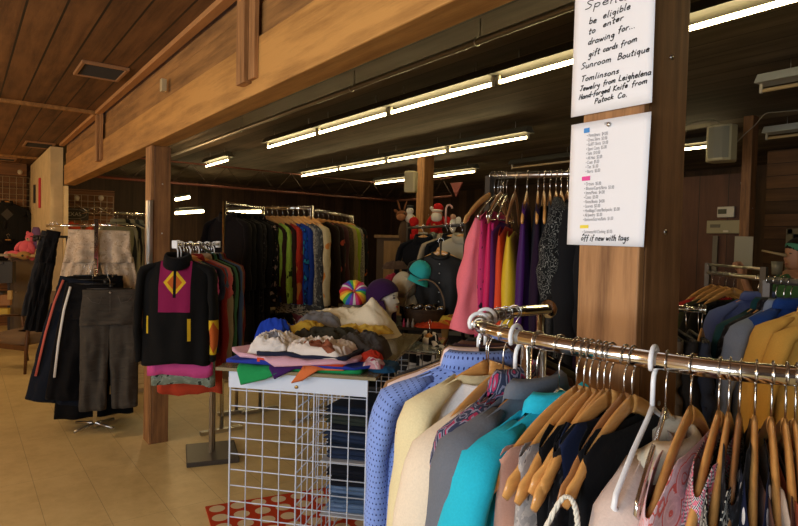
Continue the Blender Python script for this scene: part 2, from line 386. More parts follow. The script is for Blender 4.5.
# ------------------------------------------------------------------ lights
TUBE=plain('lit_tube',(1,.95,.8),.4,emit=((1.0,.78,.38),26))
TUBEOFF=plain('unlit_tube',(.55,.42,.24),.3)
HOUS=plain('fixture_housing',(.055,.052,.042),.6)
HOUSW=plain('fixture_housing_white',(.50,.52,.50),.5)
def fixture(x,ya,yb,z,label,lit=True,wide=.16,group=None,white=False,drop=.07,chain=True):
    t=thing('fluorescent_fixture',label,'light fixture',(x,(ya+yb)/2,z),group=group); l=abs(yb-ya)
    hm=HOUSW if white else HOUS
    mb=MB(); pr=[(-wide/2,.045),(-wide/2+.02,.075),(-.03,.115),(.03,.115),(wide/2-.02,.075),(wide/2,.045),(.0,.05)]
    mb.quad_grid([[(a,-l/2,bz) for a,bz in pr],[(a,l/2,bz) for a,bz in pr]],cu=True); mb.cap(0,7); mb.cap(7,7,True)
    mb.build('housing',hm,t,smooth=False)
    MB().tube([(0,-l/2+.03,0),(0,l/2-.03,0)],.0135,10).build('tube',TUBE if lit else TUBEOFF,t,label='glowing warm white tube' if lit else 'unlit tube')
    for s in(-1,1):
        MB().box((0,s*(l/2-.018),.018),(.022,.02,.07)).build('socket',plain('socket_w',(.5,.45,.35),.5),t,smooth=False,bevel=.003)
        if chain: MB().tube([(0,s*(l/2-.2),.11),(0,s*(l/2-.2),2.94-z)],.003,5).build('hanging_rod',CHD,t)
Y1=[1.73+1.3*k for k in range(-2,4)]
for k,y in enumerate(Y1):
    wh=['nearest, overhead at the right','second, upper right beyond the notices','third, just left of the notices','fourth, above the folded clothes','fifth, over the high clothes rack','sixth, at the far left end of the row'][k]
    fixture(3.04,y,y+1.28,2.75,'lit tube fixture, nearest ceiling row: '+wh,group='tube fixtures of the nearest ceiling row')
fixture(3.10,8.35,9.38,2.75,'lone lit tube fixture at far left, separated by a gap from the nearest row')
for k,y in enumerate((4.25,5.55,6.85,8.15)):
    fixture(4.79,y,y+1.28,2.75,'lit tube fixture of the second ceiling row: '+['right end of the row','second from the right end','third from the right end','left end of the row'][k],group='tube fixtures of the second ceiling row')
fixture(6.42,8.3,9.55,2.75,'short lit tube fixture left of the grey box on the middle post')
fixture(6.42,6.75,8.2,2.75,'lit tube fixture right of the grey box on the middle post')
fixture(6.5,4.9,6.1,2.75,'unlit grey fixture above the pink dresses',lit=False)
fixture(6.8,3.2,4.45,2.78,'lit tube fixture seen just right of the foreground post')
fixture(6.55,1.5,2.7,2.75,'unlit fixture right of the wall speaker',lit=False,white=True)
fixture(4.60,.75,1.95,2.75,'unlit white fixture at the right edge of the ceiling',lit=False,white=True)
# two distant lights and a rail glint in the back corner left of the high rack
for (x0,y0,x1,y1,w) in ((176,199.5,189,197.3,'upper of two small far lights'),(176,213,203,211.3,'lower of two small far lights'),(229,212.5,262,211.5,'far light glimpsed between the high black coat hangers')):  # third tube is added, glowing in place of the rail's window reflection
    a=atd(x0,y0,11.2); b_=atd(x1,y1,12.0)
    t=thing('far_light_and_glint',w+', back of the shop','light fixture',a)
    MB().tube([(0,0,0),b_-a],.028,8).build('tube',TUBE,t)
    MB().tube([Vector((0,0,.06)),b_-a+Vector((0,0,.06))],.035,8).build('housing',HOUS,t)
# ------------------------------------------------------------------ paper notices with writing
GL={'a':(4,"3.4,3.2 2.4,4 1,3.8 0,2.2 .4,.4 1.6,0 3,1.4 3.4,3.6 3.2,1 4,0"),'b':(4,".6,8 .4,0|.4,2.4 1.6,4 3.2,3.6 3.5,1.4 2,0 .4,.6"),
'c':(3.4,"3,3.4 1.8,4 .3,2.6 .5,.6 1.8,0 3.2,.8"),'d':(4,"3.2,3.2 1.8,4 .2,2.4 .6,.3 2,.2 3.2,1.6|3.8,8 3.3,.2 4,0"),'e':(3.6,".3,2 3,2.6 2.6,3.8 1.4,4 .2,2.4 .6,.4 2,0 3.4,.8"),
'f':(3.2,"3.4,7.2 2.4,8 1.6,6.6 1.2,-1.5|0,4 2.8,4.2"),'g':(4,"3.4,3.4 2,4 .4,2.6 1,.8 2.4,1 3.4,3.4 3,-2.6 1.6,-4 .2,-3"),'h':(4,".6,8 .2,0|.4,2.4 1.8,4 3,3.4 3,0 3.8,.2"),
'i':(1.8,".8,4 .6,.2 1.2,0|1.0,6 1.1,6.3"),'j':(2,"1,4 .8,-3 0,-3.6|1.1,6 1.2,6.3"),'k':(3.8,".5,8 .2,0|3,4 .5,2 3.4,0"),'l':(1.8,"1,8 .5,.6 1.2,0"),
'm':(6,".2,4 .2,0|.3,2.6 1.4,4 2.4,3.4 2.4,0|2.5,2.6 3.6,4 4.8,3.4 4.8,.2 5.4,0"),'n':(4,".3,4 .2,0|.3,2.6 1.6,4 2.9,3.4 3,.3 3.6,0"),'o':(3.8,"1.8,4 .3,2.8 .4,.8 1.8,0 3.2,1.2 3.2,3 1.8,4"),
'p':(4,".4,4 .2,-4|.3,2.8 1.8,4 3.3,3 3,1 1.6,.2 .3,1"),'q':(4,"3.2,3.4 1.8,4 .3,2.4 .8,.4 2.2,.4 3.2,3.6 3,-4"),'r':(3,".4,4 .3,0|.4,2.4 1.4,3.8 2.8,3.8"),
's':(3,"2.6,3.6 1.4,4 .4,3 1.6,2.1 2.5,1 1.4,0 .1,.5"),'t':(2.8,"1.4,7 1,.6 1.8,0 2.4,.4|0,4.4 2.8,4.8"),'u':(4,".3,4 .4,.8 1.6,0 3,1.2 3.3,4|3.2,1 3.9,0"),
'v':(3.4,"0,4 1.4,0 3.2,4"),'w':(5,"0,4 1,0 2.4,3.4 3.4,0 4.8,4"),'x':(3.2,"0,4 3,0|3,4 0,0"),'y':(3.8,".2,4 1,1.4 2.4,1.6 3.4,4|3.4,4 2.6,-2.6 1,-3.8"),
'S':(4.4,"4.2,7.2 2.6,8 .8,6.6 2,4.6 3.6,3 2.6,.6 .2,0"),'B':(4.6,".6,8 .2,0|.6,8 3.2,7.6 3,5 .6,4.4 3.8,3.6 3.8,1 .3,0"),'T':(4.4,"0,7.6 4.8,8|2.4,7.8 1.8,0"),
'J':(4,"0,7.6 4,8|2.6,7.8 1.6,.8 0,1.6"),'L':(4.2,".8,8 .4,1.4 1,.4 4,.2"),'H':(4.8,".6,8 0,0|4.2,8 3.8,0|.2,4 4,4.2"),'K':(4.6,".6,8 .2,0|4,8 .6,4 4.4,0"),'C':(4.6,"4,6.8 2.4,8 .4,5 .6,1.2 2.4,0 4.4,1.2"),
'P':(4.2,".6,8 .2,0|.4,7.8 3.4,7.6 3.4,4.8 .4,4"),'-':(2.8,".2,2.4 2.4,2.6"),'.':(1.6,".4,.1 .7,.3"),'^':(3,"0,0 1.4,3 2.6,0")}
INK=plain('black_marker_ink',(.012,.011,.012),.6)
def handwriting(name,parent,text,px0,px1,xplane,xh=None,lw=.0022,slant=.22,base=Vector((0,0,0)),rr=random):
    """write text on the plane X=xplane from baseline pixel px0 to px1; left->right runs to -Y"""
    A=atX(px0[0],px0[1],xplane); B=atX(px1[0],px1[1],xplane)
    tot=0
    for ch in text: tot+= 2.6 if ch==' ' else GL[ch][0]+1.0
    W=abs(A.y-B.y); u=W/tot
    uy=xh/4.0 if xh else u
    mb=MB(); x=0; uy*=1.15
    for ch in text:
        if ch==' ': x+=2.6; continue
        w,st=GL[ch]; jy=rr.uniform(-.35,.35)
        for k in st.split('|'):
            pts=[tuple(map(float,q.split(','))) for q in k.split()]
            # smooth by Catmull-Rom
            sm=[]
            for i in range(len(pts)-1):
                p0=pts[max(i-1,0)];p1=pts[i];p2=pts[i+1];p3=pts[min(i+2,len(pts)-1)]
                for q in range(4):
                    t=q/4
                    sm.append(tuple(.5*((2*p1[a])+(-p0[a]+p2[a])*t+(2*p0[a]-5*p1[a]+4*p2[a]-p3[a])*t*t+(-p0[a]+3*p1[a]-3*p2[a]+p3[a])*t**3) for a in (0,1)))
            sm.append(pts[-1])
            P=[]
            for (gx_,gy_) in sm:
                s_=(x+gx_+gy_*slant)*u; f_=(x+gx_)/tot
                P.append(Vector((0,A.y+(B.y-A.y)*f_-gy_*slant*uy, A.z+(B.z-A.z)*f_+(gy_+jy)*uy)))
            for i in range(len(P)-1):
                d=P[i+1]-P[i]
                if d.length<1e-6: continue
                n_=Vector((0,-d.z,d.y)).normalized()*lw/2; e=d.normalized()*lw*.25
                mb.poly([P[i]-e+n_,P[i+1]+e+n_,P[i+1]+e-n_,P[i]-e-n_])
        x+=w+1.0
    for i,v in enumerate(mb.v): mb.v[i]=(xplane-base.x,v[1]-base.y,v[2]-base.z)
    return mb.build(name,INK,parent,smooth=False,fix=False)
PAPER=plain('white_paper',(.80,.80,.82),.7,var=.02,scale=4)
XP=1.143; XT=XP-.0012
def sheet(label,corners,name):
    """corners in pixels: tl,tr,br,bl -> on plane XP, slightly bowed"""
    P=[atX(c_[0],c_[1],XP) for c_ in corners]; base=P[3].copy()
    t=thing(name,label,'notice',base)
    n=12; g=[]
    for i in range(n+1):
        r=[]
        for j in range(n+1):
            a=P[0].lerp(P[1],j/n); b_=P[3].lerp(P[2],j/n); q=a.lerp(b_,i/n)-base
            r.append(q)
        g.append(r)
    MB().quad_grid(g).build('paper',PAPER,t,solid=.0006)
    return t,base
t,base=sheet('white paper notice handwritten in black marker, upper one pinned on the foreground post',[(577.5,-62),(658,-80),(652,102.5),(571,117.5)],'handwritten_notice')
for (tx,a,b_,xh) in (("Spend 20",(585,9.5),(628,-1),.0075),("be",(589,24),(597,22),.0060),("eligible",(603,18.5),(631,8),.0058),("to",(588.5,34.5),(596,32),.0058),("enter",(603,27.5),(624,19),.0052),
  ("drawing",(588,45),(615,36.5),.0056),("for...",(618,33),(636,27),.0056),("gift",(588.5,57),(600,53),.0056),("cards",(603,52),(618,47.5),.0050),("from",(620.5,47),(638,40.5),.0052),
  ("Sunroom",(581,69.5),(612,61),.0056),("Boutique",(617.5,60),(650,51),.0056),("Tomlinsons",(581,82),(619.5,73),.0054),("Jewelry",(580,91.5),(600,86.5),.0050),("from",(603,85.5),(616,82),.0048),("Leighelena",(618.5,81),(651.5,74.5),.0052),
  ("Hand-forged",(579,99.8),(610,91.5),.0048),("Knife",(613,91),(628,87),.0046),("from",(631.5,87),(648,82.5),.0048),("Patock",(594.5,103.8),(614,98.5),.0046),("Co.",(617.5,98.5),(628,96),.0046)):
    tx=''.join(ch for ch in tx if ch in GL or ch==' ').strip()
    handwriting('handwriting',t,tx,a,b_,XT,xh,base=base)
t,base=sheet('white printed price list with coloured headings, lower notice on the foreground post',[(571.5,125),(651.5,111.5),(643.7,247),(567,244.5)],'price_list')
handwriting('handwriting',t,"off if new with tags",(581,240.3),(629,240.3),XT,.0055,lw=.0019,base=base)
handwriting('handwriting',t,"^",(582.5,235.5),(585,235.5),XT,.004,base=base)
def swatch(px,c,nm):
    a=atX(px[0],px[1],XT); b_=atX(px[2],px[3],XT)
    MB().poly([Vector((XT,a.y,a.z))-base,Vector((XT,b_.y,a.z+(b_.y-a.y)*-.02))-base,Vector((XT,b_.y,b_.z))-base,Vector((XT,a.y,b_.z))-base]).build('heading',plain(nm,c,.6),t,smooth=False,solid=.0004)
swatch((584,128.6,589.5,132.3),(.05,.25,.6),'hl_blue'); swatch((582,176.8,590,180.3),(.75,.06,.30),'hl_pink'); swatch((580,225.2,588.3,228.2),(.8,.65,.05),'hl_yellow')
GREYINK=plain('grey_print',(.22,.22,.24),.7)
def printed(text,x0,y0,x1,y1,ink=None,h=None):
    A=atX(x0,y0,XT); B=atX(x1,y1,XT)
    cu=bpy.data.curves.new('printed_text','FONT'); cu.body=text; cu.size=1; cu.extrude=0
    o=bpy.data.objects.new('printed_text',cu); COL.objects.link(o)
    dg=bpy.context.evaluated_depsgraph_get(); me=bpy.data.meshes.new_from_object(o.evaluated_get(dg)); bpy.data.objects.remove(o); bpy.data.curves.remove(cu)
    xs=[v.co.x for v in me.vertices]; w=max(xs)
    W=(A.y-B.y); s=W/w; hs=h or .0105
    for v in me.vertices:
        f_=v.co.x/w; y=A.y+(B.y-A.y)*f_; z=A.z+(B.z-A.z)*f_+v.co.y*hs
        v.co=(XT-base.x,y-base.y,z-base.z)
    me.materials.clear(); me.materials.append(ink or GREYINK)
    o=bpy.data.objects.new('printed_text',me); COL.objects.link(o); o.parent=t
rows=["Pants/Jeans  $4.00","Dress Shirts  $3.00","Golf/T-Shirts  $3.00","Sport Coats  $5.00","Suits  $10.00","All Hats  $2.00","Coats  $5.00","Ties  $1.00","Shorts  $3.00"]
ex=[607.7,607,608,606.5,600,602,599,598,600]
for k,r in enumerate(rows):
    y=137.2+4.52*k; x=586.8-.18*k; printed('• '+r,x,y,ex[k],y-(ex[k]-x)*.12)
rows=["Dresses  $5.00","Blouses/Capris/Skirts  $3.00","Jeans/Pants  $4.00","Coats  $5.00","Shoes/Boots  $4.00","Scarves  $2.00","Handbags/Totes/Backpacks  $5.00","All Jewelry  $2.00","Bottoms/Scarves/Belts  $1.00"]
ex=[601,614,604.5,598,604.5,600,619.5,602,613]
for k,r in enumerate(rows):
    y=185.6+4.46*k; x=584.4-.18*k; printed('• '+r,x,y,ex[k],y-(ex[k]-x)*.05)
printed('• Swimwear/All Clothing  $3.00',582.4,233.4,612,233)
MB().sphere((0,0,0),(.003,.0052,.0052),12,8).build('pin',CHD,t,loc=atX(608.5,124.3,1.139)-base)
printed('=',604.0,125.6,607.0,125.2,INK,.012)
# ------------------------------------------------------------------ hangers
def hook_pts(r=.019,zt=-.082,n=16):
    P=[]
    for k in range(n+1):
        a=math.radians(-35+ (270)*k/n); P.append(Vector((r*math.cos(a),0,r*math.sin(a))))
    P+= [Vector((-.004,0,-.028)),Vector((0,0,-.04)),Vector((0,0,zt))]
    return P
def mesh_wooden(wide=.22,notch=True,suit=.0):
    # flat contoured bar, slightly bowed forward
    mb=MB()
    for s in (-1,1):
        P=[];R=[]
        for k in range(13):
            q=k/12; x=wide*q; z=-.086-.122*(q**1.12)+.012*math.sin(PI*q)-.01*q**6; y=-.005*q*q
            P.append((s*x,y,z)); hh=.0165-.0035*q+(.003 if q>.8 else 0); tt=.0052+suit*q*q
            if notch and k==10: hh-=.006
            if k==12: hh=.008; tt*=.6
            if k==0: hh=.018
            R.append((tt,hh))
        mb.tube(P,R,12,updir=(0,0,1))
    return mb
def mesh_plastic():
    mb=MB(); P=[(0,0,-.085),(.03,0,-.1),(.12,0,-.135),(.205,0,-.178),(.215,0,-.195),(.2,0,-.205),(0,0,-.2),(-.2,0,-.205),(-.215,0,-.195),(-.205,0,-.178),(-.12,0,-.135),(-.03,0,-.1)]
    mb.tube(P,.0048,8,closed=True); return mb
HPROTO={}
def hanger(kind,pos,ang,label,group=None,scale=1.0,hookr=.019,tilt=0):
    key=(kind,round(hookr,3))
    if key not in HPROTO:
        hk={}
        if kind in('wood','woodd','suit'):
            hk['bar']=(mesh_wooden(suit=.0025 if kind=='suit' else 0),HWD if kind=='woodd' else HW)
            mb=MB().tube(hook_pts(hookr),.0019,8); hk['hook']=(mb,WIRE)
        elif kind=='plastic':
            hk['bar']=(mesh_plastic(),HPLW); hk['hook']=(MB().tube(hook_pts(hookr+.004),.0045,8),HPLW)
        elif kind=='wire':
            hk['bar']=(mesh_plastic(),WIRE); hk['hook']=(MB().tube(hook_pts(hookr),.0016,6),WIRE)
        elif kind=='clip':
            mb=MB().tube([(-.16,0,-.1),(.16,0,-.1)],.005,8); mb.box((-.13,0,-.12),(.025,.02,.04)); mb.box((.13,0,-.12),(.025,.02,.04))
            hk['bar']=(mb,BLK); hk['hook']=(MB().tube(hook_pts(hookr),.002,8),WIRE)
        r=bpy.data.objects.new('clothes_hanger',None); COL.objects.link(r)
        for nm,(mb,mt) in hk.items(): mb.build({'bar':'shoulder_bar','hook':'hook'}[nm],mt,r)
        HPROTO[key]=r; o=r
    else: o=copy_tree(HPROTO[key])
    o.location=pos; o.rotation_euler=(0,tilt,ang); o.scale=(scale,)*3
    tag(o,label,'hanger',group); return o
# ------------------------------------------------------------------ garments
def body_mesh(hw=.215,L=.7,t=.05,neck=.075,slope=.42,ztop=-.088,flare=1.0,seed=0,drop=.035,nu=44,nv=26,amp=.014,waist=1.0,wave=.01,strap=0,kf=5,open_=False):
    rnd=random.Random(seed); ph=[rnd.uniform(0,7) for _ in range(4)]
    mb=MB(); rows=[]
    for i in range(nv+1):
        v=i/nv; row=[]
        for j in range(nu):
            th=2*PI*j/nu; cx=sp(math.cos(th),.85); sy=sp(math.sin(th),.8)
            x0=cx*hw
            w=1+(flare-1)*v
            if waist!=1: w*=1-(1-waist)*math.exp(-((v-.45)/.2)**2)
            ax=abs(x0)
            zt=ztop-.008-slope*max(ax-neck,0)-.35*max(ax-hw*.93,0)
            if ax<neck:
                dd=drop*math.sqrt(max(0,1-(ax/neck)**2)); zt-= dd if sy<0 else dd*.25
            zb=-L+wave*math.sin(3*th+ph[0])
            vv=v**1.1
            z=zt+(zb-zt)*vv
            T=t*(.30+.70*min(v*3.5,1)) if ax>neck*.9 else t*((.75 if neck<.1 else .34)+(.25 if neck<.1 else .6)*min(v*3,1))
            A=amp*min(1,v*1.6)**1.2
            f=A*(math.sin(kf*cx*1.9+ph[1]+2.2*noise.noise(Vector((cx*1.5,v*1.3,seed))))+.5*math.sin(kf*2.3*cx+ph[2]+1.5*v)+1.3*noise.noise(Vector((cx*3,v*4+sy,seed+9))))
            row.append((x0*w+.3*A*math.sin(th*4+ph[3]+v*3), sy*T*w**.5+f*(.8 if sy<0 else .6)*(1 if abs(cx)<.97 else .6), z))
        rows.append(row)
    mb.quad_grid(rows,cu=True,uv=lambda i,j:(j/nu*hw*4,i/nv*L))
    return mb
def sleeve_mesh(hw,ztip,Ls,r0=.062,r1=.042,seed=0,out=.05,n=16,m_=18,fwd=-.02,wrk=.0045,slope=.42):
    rnd=random.Random(seed+5); ph=rnd.uniform(0,6); mb=MB(); P=[]; R=[]
    for dx,a_,b_ in ((-.10,.012,.018),(-.06,.018,r0*.45),(-.025,.024,r0*.62),(-.002,.027,r0*.72)):
        P.append(Vector((hw+dx,0,ztip-slope*dx-.008-b_*.30))); R.append((b_*.55,b_))
    for k in range(m_+1):
        q=k/m_
        x=hw+.012+out*math.sin(min(1,q*1.6)*PI/2)*.8-.02*q; z=ztip-.055-Ls*q; y=fwd*math.sin(q*PI)*1.2+fwd*.6*q
        r=(r0*.76)*(1-q)+r1*q; w_=wrk*(math.sin(q*11+ph)*.5*q+noise.noise(Vector((q*7,seed,0)))*1.6)
        x+=.012*noise.noise(Vector((q*3,seed*2.3,1)))
        P.append(Vector((x,y,z))); R.append((r*.52+w_*.5,r+w_))
    mb.tube(P,R,n,updir=(0,1,0),caps=False)
    # crumple
    for i,v in enumerate(mb.v):
        V=Vector(v); d_=min(1,max(0,(ztip-v[2])/.25)); nn=(noise.noise(Vector((V.x*22,V.y*22,V.z*5+seed)))*.011+noise.noise(V*9+Vector((seed,0,0)))*.008)*d_; mb.v[i]=(v[0]+nn,v[1]+nn*.8,v[2])
    return mb
def collar_mesh(neck,z,h=.04,t=.05,pts=True,seed=0,drop=.035):
    mb=MB(); n=30; rows=[]
    for i,(sc,dz,o) in enumerate(((1.0,0,0),(.93,h*.55,-.002),(.97,h,0),(1.14,h*.72,.004),(1.26,-h*.15,.012))):
        row=[]
        for j in range(n):
            th=2*PI*j/n; cx=math.cos(th); sy=math.sin(th)
            fr=max(0,-sy)
            zz=z+dz-drop*fr*(.9 if i<3 else .9)-(h*.5*fr if (i==4 and pts) else 0)
            row.append((cx*neck*sc,sy*t*.95*sc,zz))
        rows.append(row)
    mb.quad_grid(rows,cu=True); return mb
GN=[0]
GENV={}
def garment(kind,pos,ang,label,col,cat=None,L=.72,hw=.215,t=.034,sleeves='long',collar=True,neck=.075,flare=1.05,name=None,seed=None,front=1,hng='wood',group=None,
            amp=.014,hr=.019,Ls=None,cuff=None,low=False,hlabel=None,slope=.42,drop=.035,waist=1.0,r0=.062,sleevecol=None,trim=None,nohanger=False,buttons=None,tilt=0,out=.05,scale=1.0,wave=.01,ztop=-.088,colc=None):
    GN[0]+=1; seed=seed if seed is not None else GN[0]*3
    nm=name or kind
    group=group or (('garments on the '+CURG[0]) if CURG[0] else None)
    t_=thing(nm,label,cat or kind.replace('_',' '),pos,ang+(PI if front<0 else 0),group)
    t_.scale=(scale,)*3
    nu,nv=(28,14) if low else (48,30)
    bd_=body_mesh(hw,L,t,neck,slope,ztop,flare,seed,drop,nu,nv,amp,waist,wave).build('body',col,t_,solid=.0015)
    ztip=ztop-.008-slope*(hw-neck)
    if sleeves:
        ls=Ls or (.50 if sleeves=='long' else .14 if sleeves=='short' else .3)
        for s in(1,-1):
            mb=sleeve_mesh(hw,ztip,ls,slope=slope,r0=r0,r1=.040 if sleeves=='long' else r0*.95,seed=seed+s,out=out,n=10 if low else 16,m_=10 if low else 20)
            if s<0: mb.v=[(-v[0],v[1],v[2]) for v in mb.v]; mb.f=[tuple(reversed(f)) for f in mb.f]; mb.uv=[list(reversed(u)) for u in mb.uv]
            sl=mb.build('sleeve',sleevecol or col,t_,solid=.0015)
            if cuff:
                k=MB().tube([Vector((s*(hw+out*.9-.012),-.012,ztip-.055-ls+.03)),Vector((s*(hw+out*.9-.012),-.012,ztip-.055-ls-.025))],[(.029,.044),(.030,.046)],12,updir=(0,1,0),caps=False)
                k.build('cuff',cuff,t_,solid=.003)
    if collar: collar_mesh(neck,ztop-.012,.038 if collar is True else collar,t*.9,drop=drop).build('collar',colc or col,t_,solid=.002)
    if buttons:
        mb=MB()
        for k in range(6): mb.sphere((0,-t-.006,-.17-k*(L-.2)/6),(.0055,.003,.0055),8,4)
        mb.build('buttons',buttons,bd_,kind='stuff')
    if not nohanger:
        hanger(hng,pos,ang+(PI if front<0 else 0),hlabel or ((HN[hng]) +' of the '+shortl(label)),('hangers on the '+CURG[0]) if CURG[0] else None,scale,hr)
    return t_
HN={'wood':'wooden hanger','woodd':'dark hanger','plastic':'white hanger','wire':'wire hanger','clip':'clip hanger','suit':'pale hanger'}
CURG=[None]
def shortl(s):
    w=s.split(); return ' '.join(w[:12])
# ================================================================== FRONT RACK
ZR=1.425; RR=.0150
RAIL=[Vector((x,y,ZR)) for x,y in ((1.345,1.105),(1.22,1.097),(1.107,1.066),(.99,1.010),(.915,.935),(.878,.85),(.868,.76),(.868,.694),(.873,.63),(.877,.569),(.888,.505),(.913,.414),(.961,.339),(1.03,.27),(1.13,.215),(1.25,.19))]
def smooth_line(P,q=6):
    out=[]
    for i in range(len(P)-1):
        p0=P[max(i-1,0)];p1=P[i];p2=P[i+1];p3=P[min(i+2,len(P)-1)]
        for k in range(q):
            t=k/q; out.append(.5*((2*p1)+(-p0+p2)*t+(2*p0-5*p1+4*p2-p3)*t*t+(-p0+3*p1-3*p2+p3)*t**3))
    out.append(P[-1]); return out
RS=smooth_line(RAIL,8)
BR=thing('clothing_rack','chrome round clothing rack with a curved rail in the foreground','clothing rack',(1.05,.65,0)); bo=Vector((1.05,.65,0))
MB().tube([p-bo for p in RS],RR,20).build('rail',CH,BR)
e=RAIL[0]-bo; MB().tube([e,e+Vector((.004,.001,0))],.026,24).build('end_cap',CH,BR)
def rail_px(px,near=True):
    best=None
    rng=RS[28:] if near else RS[:28]
    for a,b_ in zip(rng,rng[1:]):
        xa=proj(a)[0]; xb=proj(b_)[0]
        if (xa-px)*(xb-px)<=0 and abs(xa-xb)>1e-6: return a.lerp(b_,(px-xa)/(xb-xa))
    return min(rng,key=lambda p:abs(proj(p)[0]-px))
def solve(p,tip,r=.22,dz=-.205,lim=(100,260)):
    best=(1e9,0)
    for d in range(lim[0],lim[1]):
        a=math.radians(d); q=p+Vector((r*math.cos(a),r*math.sin(a),dz)); x,y=proj(q)
        e_=(x-tip[0])**2+.25*(y-tip[1])**2
        if e_<best[0]: best=(e_,a)
    return best[1]
for (px,nr) in ((527,True),(541,False)):
    p=rail_px(px,nr)-bo
    MB().tube([(p.x,p.y,p.z-.01),(p.x,p.y,.03)],.0105,14).build('post',CH,BR)
    if nr: MB().tube([(p.x+.012,p.y-.03,p.z-.02),(p.x+.012,p.y-.03,.03)],.006,10).build('post',CHD,BR)
    MB().box((p.x,p.y,.012),(.06,.06,.024)).build('foot',CHD,BR,smooth=False,bevel=.004)
p=rail_px(798)-bo; MB().tube([(.2,-.46,p.z-.012),(.2,-.46,.03)],.0105,14).build('post',CH,BR)
HRF=RR+.0035
CURG[0]='round foreground rack'
BLUE=fabric((.20,.30,.66),'dots',(.015,.02,.12),72,r=.17)
TEAL=fabric((.02,.44,.60)); GREY=fabric((.13,.145,.175)); CREAM=fabric((.72,.62,.48)); WHITE=fabric((.78,.76,.74)); PALEY=fabric((.68,.60,.36))
PAIS=fabric((.035,.045,.09),'paisley',(.26,.26,.36),22,c3=(.40,.035,.10)); TAN=fabric((.26,.15,.07)); PINKW=fabric((.72,.60,.60))
BLACK=fabric((.0045,.0045,.0055)); BLACK2=fabric((.008,.007,.008),'blotch',(.012,.012,.014),40,c3=(.05,.045,.05)); NAVY=fabric((.012,.018,.05))
def FG(kind,hx,tip,label,col,**k):
    sc=.92 if hx<500 else (.88 if hx>=600 else .95)
    p=rail_px(hx); a=solve(p,tip,.22*sc,-.205*sc,(115,170) if hx<485 else (165,215)); k.setdefault('hr',HRF/sc); k.setdefault('out',.02); k.setdefault('scale',sc)
    if k.get('sleeves','long') is None and k.get('neck',0)>=.1:
        k['ztop']=-(.086+.122*(k['neck']/.22)**1.12)+.046; k['slope']=.60
    elif k.get('neck',0)<.1 and 'ztop' not in k: k['ztop']=-.083
    return garment(kind,p,a,label,col,**k)
FG('coat',474,(392,398),'black coat mostly hidden at the left end of the round foreground rack',BLACK,hw=.19,L=.75,hng='woodd')
FG('jacket',475.5,(384,402),'tan brown jacket behind the pinkish white shirt on the round rack',TAN,hw=.21,L=.7,hng='plastic')
FG('shirt',477,(388,408),'pinkish white shirt just behind the blue dotted shirt',PINKW,hw=.205,L=.7,hng='plastic')
FG('shirt',480,(386,415),'light blue cotton shirt with small navy dots on the round rack',BLUE,hw=.215,L=.8,t=.045,r0=.072,buttons=HPLW)
FG('blouse',487,(405,440),'pale yellow blouse between the blue dotted shirt and the cream jacket',PALEY,hw=.19,L=.75,hng='wood',collar=None)
FG('top',489,(398,437),'plain white top with a wide flat collar on the round rack',WHITE,hw=.185,L=.36,sleeves=None,neck=.09,collar=None,t=.05,ztop=-.10,slope=.52,hlabel='notched wooden hanger poking out beyond the plain white top')
FG('jacket',504,(430,447),'cream jacket hanging next to the paisley shirt',CREAM,hw=.215,L=.75,t=.04,r0=.065,collar=None,neck=.105,ztop=-.112,slope=.52)
FG('shirt',516,(452,440),'navy and red paisley shirt beside the cream jacket',PAIS,hw=.20,L=.75,hng='plastic')
FG('jacket',538,(457,452),'slate grey jersey jacket beside the turquoise one',GREY,hw=.215,L=.8,hng='woodd',r0=.064,collar=.03)
FG('jacket',560,(478,446),'bright turquoise jacket with a deep collar on the round rack',TEAL,hw=.215,L=.8,t=.04,hng='wire',r0=.064,collar=.03,ztop=-.098,slope=.36)
PEACH=fabric((.55,.30,.22),rough=.35,sheen=.3); GFLOR=fabric((.30,.28,.27),'blotch',(.42,.38,.35),30,c3=(.12,.10,.11))
FG('slip',577.5,(491,496),'peach satin slip at the tip of the leftmost bare wooden hanger',PEACH,hw=.205,neck=.185,ztop=-.185,drop=.005,sleeves=None,collar=None,L=.7,slope=.2,hng='suit')
FG('scarf_top',585,(506,499),'grey floral sheer top behind the peach slip',GFLOR,hw=.19,neck=.17,ztop=-.18,drop=.005,sleeves=None,collar=None,L=.7,slope=.2,hng='suit',cat='top')
for hx,tip,ds,lab,cl in ((591,(519,509),'suit','black tank top on the third bare wooden hanger of the round rack',BLACK),(598.5,(537,500),'suit','black sheer tunic on the fourth bare wooden hanger of the round rack',BLACK2),
   (605,(543,486),'suit','navy dress on the fifth bare wooden hanger of the round rack',NAVY),(611,(532,491),'suit','black vest on the broad wooden hanger left of the rope belt',BLACK),
   (625,(562,505),'woodd','black top on the dull brown hanger behind the rope belt',BLACK)):
    FG('top',hx,tip,lab,cl,hw=.165,neck=.12,ztop=-.165,drop=.02,sleeves=None,collar=None,L=.75,hng=ds,slope=.35)
FG('dress',633,(567,499),'long black dress below the knotted white rope belt',BLACK,hw=.17,neck=.13,ztop=-.17,drop=.02,sleeves=None,collar=None,L=.95,hng='suit',slope=.35)
